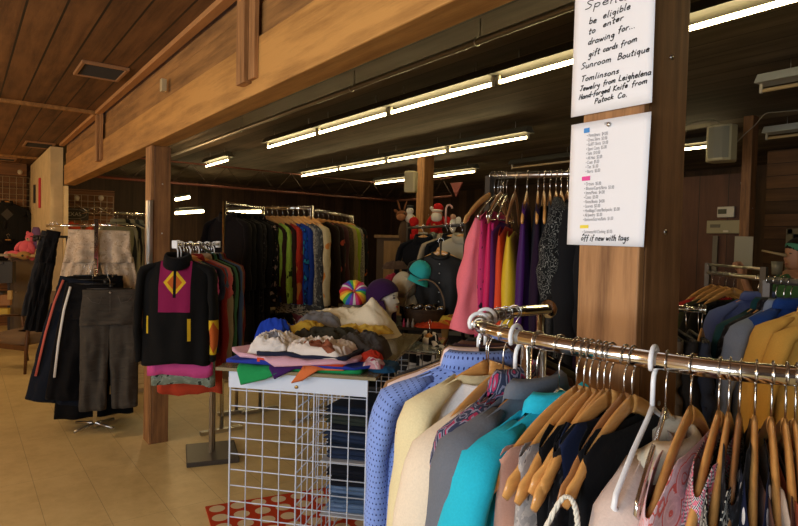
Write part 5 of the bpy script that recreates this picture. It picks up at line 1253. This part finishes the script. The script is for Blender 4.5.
def cable(pts,label,r=.004,c=(.25,.22,.17)):
    P=[atd(*q) for q in pts]; o=MB().tube([q-P[0] for q in smooth_line(P,6)],r,6).build('cable',plain('cable%s'%str(c),c,.6),loc=P[0]); return tag(o,label,'cable')
cable([(722,127,5.5),(718,122,5.5),(712,120,5.5),(700,121,5.4),(680,126,5.3)],'pale cable looping from the top of the wall speaker to the left')
cable([(737,142,5.5),(745,134,5.5),(756,124,5.4),(765,114,5.3),(778,112,5.2),(800,110,5.1)],'pale cable running right from the wall speaker along the ceiling')
cable([(741,182,5.9),(743,205,5.9),(740,235,5.9),(734,262,5.9)],'thin cable running down the right hand wooden post')
p=atX(726,212,6.36); t_=thing('thermostat','white thermostat with a dark display on the brown partition','thermostat',p,-PI/2+.0)
c0=MB().box((0,0,0),(.17,.03,.11)).build('case',plain('thermo',(.50,.47,.38),.5),t_,smooth=False,bevel=.008); MB().box((-.03,-.017,.005),(.085,.006,.05)).build('display',plain('lcd',(.04,.05,.035),.2),c0,smooth=False)
p=atX(724.5,227,6.35); t_=thing('control_box','wide beige control box below the thermostat','control box',p,-PI/2)
MB().box((0,0,0),(.34,.06,.135)).build('case',plain('beige_box',(.26,.23,.13),.5),t_,smooth=False,bevel=.006); MB().box((-.08,-.032,.01),(.10,.006,.035)).build('label_plate',plain('dark_label',(.09,.08,.05),.5),t_,smooth=False); MB().box((.03,-.034,-.045),(.05,.008,.02)).build('latch',plain('latch_w',(.5,.45,.35),.4),t_,smooth=False)
p=atX(715,255,6.36); o=MB().box((0,0,0),(.05,.02,.4)).build('cable_duct',plain('grey_duct',(.12,.105,.08),.6),loc=p,rot=-PI/2,smooth=False); tag(o,'grey vertical cable duct under the control box','duct')
p=atd(743.5,251.5,5.55); o=boxo('notice_board',p,(.155,.008,.28),plain('beige_paper',(.42,.38,.27),.8),rz=-YAW-.2,bevel=.001); tag(o,'blank beige notice taped to the right hand wooden post','notice')
# window at right
wp=atX(792,250,8.33)
wf=plain('cream_window_frame',(.22,.19,.12),.6)
mb=MB()
mb.box((0,.53,0),(.05,.07,.9)); mb.box((0,0,.42),(.05,1.1,.07)); mb.box((0,-.53,0),(.05,.07,.9)); mb.box((0,0,-.42),(.05,1.1,.07)); mb.box((0,.36,0),(.04,.03,.8))
mb.build('window_3',wf,loc=(8.33,wp.y-.50,1.45),smooth=False,kind='structure')
boxo('window_4',(8.345,wp.y-.50,1.45),(.01,1.0,.8),plain('dark_glass',(.01,.012,.012),.08),kind='structure').name='window_glass'
CURG[0]='racks at the right background'
PF=[atd(707.5,262,3.55),atd(762,266,3.0)]; zf=1.465
f0=Vector((PF[0].x,PF[0].y,zf)); f1=Vector((PF[1].x,PF[1].y,zf))
f0=atd(708,268,3.75); f0.z=zf; f1=atd(764,270,3.05); f1.z=zf
T=thing('clothing_rack','chrome rack with the periwinkle blue shirt at the right','clothing rack',(f0.x,f0.y,0)); b0=Vector((f0.x,f0.y,0))
MB().tube([f0-b0,f1-b0],.013,10).build('rail',CHD,T)
DCH=plain('dark_chrome',(.16,.15,.14),.55,.9)
for q in (f0,f1): MB().box((q.x-b0.x,q.y-b0.y,zf/2+.03),(.028,.028,zf+.06)).build('post',DCH,T,smooth=False)
MB().tube([f0-b0+Vector((0,0,.05)),f1-b0+Vector((0,0,.05))],.008,8).build('top_bar',CHD,T)
def RG(q,P0,P1,off,lab,c_,kd,**k):
    p=P0.lerp(P1,q); k.setdefault('L',.75); k.setdefault('hr',.017); return garment(kd,p,cam_ang(p)+off,lab,c_,**k)
PERI=fabric((.085,.12,.34)); REDP=fabric((.35,.02,.02),'paisley',(.42,.03,.03),30,c3=(.05,.01,.01))
RG(.10,f0,f1,-.85,'red patterned blouse beside the foreground post at the right',REDP,'blouse',hng='wood',neck=.13,collar=None,ztop=-.14)
RG(.24,f0,f1,-.85,'dark green jacket between the red blouse and the black jackets',fabric((.03,.035,.015)),'jacket',hng='wood',neck=.13,collar=None,ztop=-.14)
RG(.38,f0,f1,-.9,'black jacket on the right background rack behind the blue shirt',BLACK,'jacket',hng='wood',L=.8,neck=.13,collar=None,ztop=-.14)
RG(.52,f0,f1,-.9,'second black jacket on the right background rack nearer the blue shirt',BLACK,'jacket',hng='wood',L=.8,neck=.13,collar=None,ztop=-.14)
RG(.93,f0,f1,-.9,'periwinkle blue shirt with a pointed collar on the right background rack',PERI,'shirt',hng='wood',L=.8,scale=1.08,t=.05,r0=.068)
g0=atd(768,277,2.25); g1=atd(835,272,2.0); zg=1.495; g0.z=zg; g1.z=zg
T=thing('clothing_rack','chrome rack with the golden yellow shirt at the right edge','clothing rack',(g1.x,g1.y,0)); b0=Vector((g1.x,g1.y,0))
MB().tube([g0-b0,g1-b0],.013,12).build('rail',DCH,T)
for q in (g0,g1): MB().box((q.x-b0.x,q.y-b0.y,zg/2),(.025,.025,zg)).build('post',DCH,T,smooth=False)
RG(.03,g0,g1,-.62,'dark teal blouse right of the periwinkle shirt',fabric((.008,.04,.045)),'blouse',hng='wood')
RG(.14,g0,g1,-.62,'black jacket with dull gold hanger beside the teal blouse',BLACK2,'jacket',hng='wood')
RG(.27,g0,g1,-.66,'slate blue grey shirt left of the golden yellow one',fabric((.19,.23,.31)),'shirt',hng='wood',L=.8)
RG(.38,g0,g1,-.66,'royal blue shirt between the slate and the yellow shirts',fabric((.012,.045,.20)),'shirt',hng='wood',L=.8,hw=.17,scale=.9)
YS=fabric((.66,.38,.08))
RG(.86,g0,g1,-.95,'golden yellow shirt at the right edge above the chrome rail',YS,'shirt',hng='wood',L=.66,t=.05,r0=.07,scale=.92)
RG(1.2,g0,g1,-.9,'second golden yellow shirt cut by the right edge',YS,'shirt',hng='wood',L=.62)
# short chrome arm right of the foreground post with odds and ends
h0=atd(655,309,2.3); h1=atd(704,308,2.25); h1.z=h0.z=(h0.z+h1.z)/2
T=thing('clothing_rack','short chrome rack arm sticking out right of the foreground post','clothing rack',(h0.x,h0.y,0)); b0=Vector((h0.x,h0.y,0))
MB().tube([h0-b0,h1-b0],.012,12).build('rail',CH,T); MB().tube([h1-b0,h1-b0+(h1-h0).normalized()*.006],.018,12).build('end_cap',CH,T); MB().tube([(0,0,h0.z),(0,0,0)],.014,8).build('post',CHD,T)
for k,(q,c_,lab) in enumerate(((.35,(.10,.08,.06),'brown checked trousers on the short chrome arm right of the foreground post'),(.65,(.02,.02,.022),'black skirt on the short chrome arm'),(.9,(.03,.04,.07),'navy trousers at the end of the short chrome arm'))):
    p=h0.lerp(h1,q); trousers(p,cam_ang(p)+.2,lab,fabric(c_),L=.8,w=.3,seed=50+k)
hanger('wood',h0.lerp(h1,.97)+Vector((0,0,0)),cam_ang(h1)-.1,'empty wooden hanger at the end of the short chrome arm')
CURG[0]=None
# person at right edge
def skin_body(name,edges,verts,rad,mat,parent=None,sub=2):
    me=bpy.data.meshes.new(name); me.from_pydata(verts,edges,[]); o=bpy.data.objects.new(name,me); COL.objects.link(o)
    me.materials.append(mat)
    bm=bmesh.new(); bm.from_mesh(me); ly=bm.verts.layers.skin.verify(); bm.verts.ensure_lookup_table()
    for v,r in zip(bm.verts,rad): v[ly].radius=r if isinstance(r,tuple) else (r,r)
    bm.verts[0][ly].use_root=True; bm.to_mesh(me); bm.free()
    sk=o.modifiers.new('skin','SKIN'); sk.use_smooth_shade=True; sm=o.modifiers.new('sub','SUBSURF'); sm.levels=sub; sm.render_levels=sub
    if parent: o.parent=parent
    return o
SKN=plain('skin',(.36,.17,.09),.5); PD_=4.6
hp=atd(797,248,PD_); FX=-R0  # facing image-left
pr=thing('person','person in a green headscarf and top at the right edge, raising one hand','person',(hp.x,hp.y,0),math.atan2(FX.y,FX.x))
hz=hp.z
# local: +X facing direction, +Z up, +Y = person's left (toward far side)
S=.86
V=[(0,0,.92),(0,0,1.10),(0,0,1.27),(0,0,1.40),(.01,0,1.48),  # pelvis, waist, chest, neckbase, neck
   (0,-.17,1.37),(.05,-.20,1.12),(.24,-.15,1.22),(.33,-.13,1.40),  # right (camera side) arm raised
   (0,.17,1.37),(-.02,.21,1.10),(.12,.20,.95),(.18,.19,.90),
   (0,-.10,.85),(.02,-.11,.48),(0,-.11,.09),(.10,-.12,.05),(0,.10,.85),(.02,.11,.48),(0,.11,.09),(.10,.12,.05)]
dzp=hz-1.60+.0
E_=[(0,1),(1,2),(2,3),(3,4),(3,5),(5,6),(6,7),(7,8),(3,9),(9,10),(10,11),(11,12),(0,13),(13,14),(14,15),(15,16),(0,17),(17,18),(18,19),(19,20)]
Rr=[(.13,.15),(.115,.13),(.13,.155),(.08,.10),.048,.06,.045,.036,.026,.06,.045,.036,.026,.085,.055,.038,.03,.085,.055,.038,.03]
skin_body('body',E_,V,Rr,SKN,pr)
# top (clothing) over torso
GRT=fabric((.05,.13,.05))
rows=[]
for (z_,rx,ry) in ((.80,.155,.19),(.95,.15,.185),(1.1,.135,.16),(1.25,.145,.18),(1.35,.13,.20),(1.41,.09,.13),(1.45,.06,.075)):
    rows.append([(rx*math.cos(2*PI*j/24)*(1+.04*math.sin(j*3)),ry*math.sin(2*PI*j/24),z_) for j in range(24)])
MB().quad_grid(rows,cu=True).build('green_top',GRT,pr,solid=.004)
for s in(-1,1):
    MB().tube([(0,s*.12,1.385),(0,s*.18,1.36),(.03,s*.205,1.24),(.05,s*.205,1.16)],[.06,.068,.062,.06],14,caps=False).build('sleeve',GRT,pr,solid=.003)
    MB().tube([(0,s*.085,.95),(.02,s*.11,.5),(0,s*.11,.08)],[.115,.082,.065],14,caps=False).build('trouser_leg',fabric((.02,.025,.04)),pr,solid=.003)
# head
rows=[]
prof=[(1.46,.03,-.04,.04),(1.475,.062,-.055,.05),(1.49,.082,-.07,.056),(1.505,.080,-.078,.060),(1.515,.084,-.083,.062),(1.525,.080,-.087,.064),(1.545,.092,-.093,.068),(1.556,.102,-.095,.069),(1.575,.090,-.098,.071),(1.595,.076,-.10,.073),(1.61,.084,-.10,.074),(1.64,.082,-.098,.073),(1.67,.062,-.085,.064),(1.69,.03,-.055,.04),(1.698,.004,-.02,.01)]
for (z_,xf,xb,w_) in prof:
    row=[]
    for j in range(28):
        c_=math.cos(2*PI*j/28); s_=math.sin(2*PI*j/28); bf=min(xf,.082); x=(c_*bf+(xf-bf)*max(0,c_)**14) if c_>0 else -c_*xb
        row.append((x,s_*w_,z_))
    rows.append(row)
mb=MB().quad_grid(rows,cu=True); mb.cap(14*28,28); mb.build('head',SKN,pr,sub=1)
MB().sphere((.078,0,1.515),(.008,.02,.006),10,6).build('lips',plain('lips',(.30,.08,.06),.5),pr)
for s in(-1,1):
    MB().sphere((.068,s*.030,1.597),(.010,.012,.006),10,6).build('eye',plain('eyew',(.05,.03,.02),.3),pr)
    MB().sphere((-.005,s*.072,1.57),(.018,.008,.028),10,6).build('ear',SKN,pr)
HAIR=fabric((.012,.008,.006))
MB().sphere((-.025,0,1.64),(.105,.088,.085),20,12).build('hair',HAIR,pr)
MB().tube([(.078*math.cos(a)+ -.008,.082*math.sin(a),1.635-.03*math.cos(a)*-.6) for a in [2*PI*j/24 for j in range(24)]],[(.007,.026)]*24,10,closed=True,updir=(0,0,1)).build('headscarf',fabric((.06,.20,.13)),pr)
MB().tube([(-.09,0,1.60),(-.11,-.03,1.5),(-.10,-.05,1.38),(-.08,-.06,1.25)],[(.03,.02),(.04,.02),(.05,.02),(.03,.015)],10).build('scarf_tail',fabric((.06,.20,.13)),pr)
MB().tube([(.03,-.10,1.43),(.10,-.07,1.36),(.12,-.05,1.24),(.12,-.05,1.1)],[(.05,.02),(.055,.025),(.06,.02),(.05,.015)],12).build('scarf',GRT,pr)
# raised hand with five fingers gripping
hb=Vector((.335,-.13,1.42))
MB().sphere(hb+Vector((.012,0,.03)),(.030,.022,.045),14,10).build('palm',SKN,pr)
for k,(dy,l) in enumerate(((-.027,.075),(-.009,.082),(.009,.078),(.027,.062))):
    c=hb+Vector((.02,dy,.066)); MB().tube([c+Vector((-.01,0,-.02)),c+Vector((.004,0,.012)),c+Vector((.02,0,.03)),c+Vector((.040,0,.022)),c+Vector((.046,0,-.002)),c+Vector((.036,0,-.016))],[.0095,.0092,.009,.0086,.008,.006],8).build('finger',SKN,pr)
MB().tube([hb+Vector((.0,-.022,.01)),hb+Vector((.02,-.038,.035)),hb+Vector((.045,-.03,.056)),hb+Vector((.054,-.012,.062))],[.012,.011,.0095,.007],8).build('thumb',SKN,pr)
pr.location.z=hz-1.575
pr.location=(hp.x,hp.y,min(0.0,hz-1.575)) if False else (hp.x,hp.y,0.0)
# mug-like glass in hand region
gq=atd(777,268,PD_-.05); T=thing('drinking_glass','grey glass held up in front of the person at the right edge','glass',gq)
MB().tube([(0,0,-.05),(0,0,.05)],[(.034,.034),(.040,.040)],18,caps=False).build('glass_wall',plain('dim_glass',(.16,.15,.11),.15),T,solid=.003); MB().tube([(0,0,-.05),(0,0,-.045)],.033,18).build('glass_base',plain('dim_glass',(.16,.15,.11),.15),T)
a=atd(762,250.5,4.7); b2=atd(786,255.5,4.55); o=MB().tube([(0,0,0),b2-a],[.007,.012],8).build('wooden_flute',plain('cane',(.30,.22,.11),.6),loc=a); tag(o,'thin tan wooden rod in front of the person\'s face','rod')
# ================================================================== LEFT BACKGROUND
def wallgrid(p0,p1,z0,z1,label,mat):
    p0=Vector(p0); p1=Vector(p1); w=(p1-p0).length; n=round(w/.1); a=math.atan2((p1-p0).y,(p1-p0).x)
    T=thing('grid_wall_panel',label,'grid panel',p0,a); mb=MB()
    for k in range(n+1): mb.tube([(w*k/n,0,z0),(w*k/n,0,z1)],.0045,6)
    m_=round((z1-z0)/.1)
    for k in range(m_+1): mb.tube([(0,.006,z0+(z1-z0)*k/m_),(w,.006,z0+(z1-z0)*k/m_)],.0045,6)
    mb.build('wire_grid',mat,T)
PW=plain('pale_wire',(.42,.34,.22),.5)
ga=atY(-20,180,12.45); gb=atY(30,180,12.45)
wallgrid((ga.x-1,12.45,0),(gb.x,12.45,0),1.0,2.62,'pale wire grid panel on the back wall behind the black t-shirts at far left',PW)
g0_=atd(68,240,9.6); g1_=atd(113,240,9.9)
wallgrid((g0_.x,g0_.y,0),(g1_.x,g1_.y,0),.9,2.28,'pale wire grid panel behind the trousers rack under the beam',PW)
bp_=(Vector((g0_.x,g0_.y,0))+Vector((g1_.x,g1_.y,0)))/2; aa=math.atan2(g1_.y-g0_.y,g1_.x-g0_.x)
boxo('wall_alcove',(bp_.x-.09*math.sin(aa),bp_.y+.12,1.15),((g1_-g0_).length+.05,.04,2.45),wood('alcove_board',(.13,.055,.022),(.22,.1,.04),'X',1,.7,pitch=.2,pax='Z',gap=.04),rz=aa,kind='structure').name='wall_alcove'
for k,(px,lab) in enumerate(((77,'left white knob hook on the grid panel above the black sign'),(101,'right white knob hook on the grid panel above the black sign'),(20,'white knob hook on the far left grid panel'))):
    o=MB().sphere((0,0,0),(.04,.03,.045),12,8).build('hook_knob',plain('knob_w',(.5,.42,.3),.4),loc=atd(px,[198,198][k],[9.5,9.6][k]) if k<2 else atY(20,172,12.40)); tag(o,lab,'hook')
# sign
sp_=atd(73.5,214,9.2); T=thing('shop_sign','small black sign with pale lettering and an orange left end','sign',sp_,-YAW+.25)
MB().box((0,0,0),(.42,.03,.19)).build('board',plain('sign_black',(.02,.018,.015),.4),T,smooth=False,bevel=.004); MB().box((-.185,-.018,-.01),(.04,.01,.15)).build('orange_end',plain('sign_orange',(.55,.09,.02),.5),T,smooth=False)
MB().tube([(.19*math.cos(a),-.02,.075*math.sin(a)) for a in [2*PI*j/32 for j in range(32)]],.004,6,closed=True).build('oval_outline',plain('sign_grey',(.22,.2,.16),.5),T)
cu=bpy.data.curves.new('lettering','FONT'); cu.body='TEXAS'; cu.size=.085; cu.extrude=.002; cu.align_x='CENTER'
o=bpy.data.objects.new('lettering',cu); COL.objects.link(o); dg=bpy.context.evaluated_depsgraph_get(); me=bpy.data.meshes.new_from_object(o.evaluated_get(dg)); bpy.data.objects.remove(o)
me.materials.clear(); me.materials.append(plain('sign_letters',(.35,.32,.25),.5)); o=bpy.data.objects.new('lettering',me); COL.objects.link(o); o.parent=T; o.location=(-.01,-.02,-.03); o.rotation_euler=(PI/2,0,0)
for k,(px,py) in enumerate(((72,226),(93,228),(103,227),(119,224))):
    o=crumple(0,0,1,(.24,.10),0,.05,fabric((.50,.06,.02)),['orange red cloth under the black sign','orange red scarf left of the chrome pole top','orange red scarf right of the chrome pole top','orange red tag cloth beside the rack end post'][k],seed=60+k,amp=.05,z=1,name='orange_scarf',cat='scarf'); o.location=atd(px,py+3,8.8)
for k,(px,py) in enumerate(((88,212),(104,211),(90,226))):
    t_=thing('silver_bow',['silver metallic bow behind the trousers rack, left','dark silver ribbon behind the trousers rack, right','silver ribbon low behind the trousers rack'][k],'bow',atd(px,py,8.6),-YAW)
    for s in(-1,1): MB().tube([(0,0,0),(s*.05,0,.05),(s*.13,0,.03),(s*.09,0,-.03),(0,0,0)],[(.02,.006)]*5,8).build('loop',plain('silver_ribbon',(.42,.36,.24),.25,.8),t_)
    MB().tube([(0,0,0),(-.15,-.0,.10)],[(.015,.004),(.02,.004)],6).build('tail',plain('silver_ribbon',(.42,.36,.24),.25,.8),t_)
# items on cream wall
o=boxo('pink_strip',atX(39.5,193,.985),(.02,.14,.46),plain('pink_red',(.62,.03,.06),.5)); tag(o,'bright pink red narrow board on the cream wall','board')
o=boxo('black_strip',atX(34.3,194,.985),(.02,.16,.30),plain('black_board',(.02,.02,.022),.4)); tag(o,'small black board on the cream wall left of the pink one','board')
# black t-shirts at far left
for k,(px,py,d,lab,w) in enumerate(((7,197,11.2,'black t-shirt with a grey print hanging on the far left grid panel',.30),(21,209,11.7,'black t-shirt hanging right of the printed one on the far left grid panel',.20))):
    p=atY(px,py,12.33); garment('t_shirt',p,0.0,lab,fabric((.012,.012,.012),masks=[('diamond',0,-.3,.09,.10,(.06,.055,.05))] if k==0 else None),cat='t-shirt',L=.80,hw=w,sleeves='short',low=True,hng='wood',t=.05)
p=atY(8,235,12.2); garment('t_shirt',p,0.0,'black t-shirt low down at the far left edge',BLACK,cat='t-shirt',L=.7,hw=.35,sleeves='short',low=True)
# cabinet + plush toys
cb0=atz(12,360,0); cbp=atd(27,258,8.9)
T=thing('cabinet','grey brown metal cabinet with soft toys on top behind the armchair','cabinet',(cbp.x-.02,cbp.y,0),0.0)
ctop=cbp.z
GB=plain('grey_brown',(.14,.11,.075),.6)
MB().box((0,.25,ctop/2),(.38,.5,ctop)).build('body',GB,T,smooth=False,bevel=.006); MB().box((.015,-.008,ctop/2+.03),(.32,.02,ctop-.12)).build('door',plain('door_gb',(.17,.135,.09),.55),T,smooth=False,bevel=.004); MB().sphere((-.12,-.02,ctop*.6),.012,8,6).build('knob',CHD,list(T.children)[-1])
PNK=(.72,.14,.20)
p=atd(27,250,8.7); p.z=ctop+.10
plush('teddy_bear','bright pink teddy bear sitting on the grey brown cabinet',p,1.0,[('body',(0,0,.05),(.11,.09,.12),PNK,0),('head',(.07,0,.20),(.085,.08,.085),PNK,0),('muzzle',(.06,-.06,.18),(.035,.03,.03),(.6,.4,.3),0),('ear',(.01,0,.27),(.025,.015,.03),PNK,0),('ear',(.12,0,.27),(.025,.015,.03),PNK,0),('leg',(-.14,-.05,-.04),(.12,.05,.05),PNK,.1),('leg',(.09,-.06,-.03),(.05,.06,.10),PNK,-.3),('arm',(-.10,-.03,.08),(.04,.04,.09),PNK,.7),('arm',(.10,-.05,.07),(.04,.04,.09),PNK,-.4),('foot',(-.26,-.05,-.05),(.04,.05,.05),(.6,.35,.35),0),('nose',(.06,-.088,.19),.01,(.02,.01,.01),0)],-YAW)
p=atd(24,256,8.5); p.z=ctop+.05
plush('soft_toy_animal','tan plush animal with wide ears lying in front of the pink teddy','' and p or p,1.0,[('head',(0,0,.0),(.10,.07,.06),(.45,.26,.09),0),('ear',(-.15,0,.0),(.09,.03,.025),(.5,.36,.18),.2),('ear',(.15,0,-.0),(.08,.03,.025),(.5,.36,.18),-.1),('eye',(.02,-.066,-.0),.016,(.01,.02,.02),0),('nose',(.08,-.05,-.02),.016,(.3,.05,.03),0)],-YAW)
o=MB().tube([(0,0,0),(.01,0,.10),(0,0,.28),(0,0,.32)],[(.04,.03),(.07,.04),(.06,.035),(.04,.02)],14).build('purple_scarf',fabric((.16,.09,.22)),loc=atd(36,249,8.7),rot=-YAW); tag(o,'muted purple rolled scarf standing behind the pink teddy bear','scarf')
o=MB().tube([(0,0,0),(0,0,.20),(.01,0,.30)],[(.045,.03),(.05,.03),(.04,.02)],10).build('grey_toy',fabric((.26,.24,.17)),loc=atd(40.5,258,8.5),rot=-YAW); tag(o,'grey green folded cloth at the right end of the cabinet top','cloth')
o=MB().tube([(0,0,0),(.08,0,.16),(.17,0,.33),(.24,0,.43)],[(.035,.02),(.02,.01),(.012,.008),(.01,.008)],8).build('teal_strap',fabric((.01,.12,.17)),loc=atd(31,294,7.9),rot=-YAW); tag(o,'teal strap hanging above the armchair','strap')
# far left shelf bits
sh=atd(2,290,8.3); T=thing('display_shelf','dark display shelf at the left edge','shelf unit',(sh.x-.25,sh.y,0),-.3)
for z_ in (.55,.80,1.22): MB().box((0,0,z_),(.62,.35,.025)).build('shelf',DKW,T,smooth=False)
for sx in(-.3,.3): MB().box((sx,.16,.62),(.03,.03,1.25)).build('upright',DKW,T,smooth=False)
for k,(px,py,d,c_,s_,lab) in enumerate(((5,272,8.2,(.015,.015,.015),(.22,.18,.30),'black box on the left edge shelf'),(6,300,8.1,(.30,.14,.04),(.12,.10,.14),'orange brown ornament box on the left edge shelf'),(3,312,8.0,(.5,.38,.05),(.14,.12,.10),'yellow box low on the left edge shelf'),(1,255,8.2,(.3,.25,.18),(.2,.15,.03),'pale tray on the left edge shelf'),(10,295,8.0,(.45,.30,.10),(.05,.05,.12),'gold figurine box beside the armchair'))):
    o=boxo('box',atd(px,py,d),s_,plain('boxm%d'%k,c_,.5),rz=-.3,bevel=.004); tag(o,lab,'box')
# armchair
leg=atz(27,374,0); T=thing('armchair','brown upholstered wooden armchair at the left beside the trousers rack','armchair',(leg.x-.02,leg.y,0),-YAW-.35)
CW=wood('chair_wood',(.07,.03,.012),(.12,.05,.02),'Z',2,.4,knots=False); UPH=fabric((.17,.115,.072))
# local X right, Y back; right front leg at origin
def lg(pts,r,nm='leg'): MB().tube(pts,r,10).build(nm,CW,T)
lg([(0,0,0),(.02,.0,.30),(.045,.01,.60)],[.016,.022,.024]); lg([(-.60,0,0),(-.60,.0,.30),(-.62,.01,.60)],[.016,.022,.024])
lg([(.12,.55,0),(.10,.50,.30),(.07,.48,.60)],[.016,.022,.02]); lg([(-.66,.55,0),(-.66,.50,.30),(-.66,.48,.60)],[.016,.022,.02])
for x in (.045,-.63): MB().tube([(x,-.03,.605),(x,.2,.62),(x+.01,.50,.59)],[(.030,.014)]*3,10,updir=(0,0,1)).build('armrest',CW,T)
MB().box((-.29,.0,.30),(.60,.03,.06)).build('rail',CW,T,smooth=False)
def cushion(c,s,rot,nm):
    rows=[]
    mb=MB(); mb.sphere((0,0,0),(1,1,1),32,18,fn=lambda p:Vector((sp(p.x,.35)*s[0]/2,sp(p.y,.35)*s[1]/2,sp(p.z,.55)*s[2]/2)))
    o=mb.build(nm,UPH,T,loc=c,rot=rot); return o
cushion((-.29,.25,.39),(.62,.56,.13),(.06,0,0),'seat'); cushion((-.29,.52,.72),(.60,.12,.40),(-.22,0,0),'backrest')
MB().sphere((-.29,.452,.68),(.012,.006,.012),8,6).build('tuft_button',UPH,T)
# ================================================================== LIGHTING
def area(name,loc,rot,size,power,col,sy=None):
    l=bpy.data.lights.new(name,'AREA'); l.energy=power; l.color=col; l.shape='RECTANGLE'; l.size=size; l.size_y=sy or size
    o=bpy.data.objects.new(name,l); COL.objects.link(o); o.location=loc; o.rotation_euler=rot; return o
# daylight through the two windows of the left wall (outside the openings, shining in)
area('daylight_window_light',(-3.5,-.8,1.6),(0,-PI/2,0),1.5,DAY:=150,(.80,.90,1.0),2.0)
area('daylight_window_light',(-3.5,2.4,1.6),(0,-PI/2,0),1.5,60,(.85,.92,1.0),2.0)
# warm ceiling lamps of the left room (pendant bulbs), plus an added unseen fill lamp
FARL=1
BULB=plain('warm_bulb',(1,.8,.5),.4,emit=((1,.55,.2),30))
for k,(x,y,z_) in enumerate(((-1.3,1.2,2.35),(-1.3,4.6,2.35),(-1.2,8.2,2.35),(-1.0,10.8,2.35),(2.15,8.2,2.45))):
    T=thing('pendant_and_fill_lamp',['nearest warm pendant lamp in the plank ceilinged room','second warm pendant lamp in the plank ceilinged room','third warm pendant lamp in the plank ceilinged room','farthest warm pendant lamp in the plank ceilinged room','warm pendant lamp over the back rack, hidden behind the wooden beam post'][k],'lamp',(x,y,z_))
    MB().sphere((0,0,0),.05,14,10).build('bulb',BULB,T); MB().tube([(0,0,.05),(0,0,.5)],.004,6).build('cord',BLK,T); MB().tube([(0,0,.04),(0,0,.09)],.02,10).build('socket',BLK,T)
    l=bpy.data.lights.new('warm_lamp','POINT'); l.energy=[60,70,60,50,30][k]; l.color=(1,.66,.32); l.shadow_soft_size=.12
    o=bpy.data.objects.new('warm_lamp',l); COL.objects.link(o); o.location=(x,y,z_-.08)
w=bpy.data.worlds.new('world'); scene.world=w; w.use_nodes=True; w.node_tree.nodes['Background'].inputs[0].default_value=(.75,.85,1,1); w.node_tree.nodes['Background'].inputs[1].default_value=.6
for r in HPROTO.values(): pass
vs_=scene.view_settings; vs_.view_transform='Standard'; vs_.look='None'; vs_.exposure=0.0; vs_.gamma=1; vs_.use_curve_mapping=False
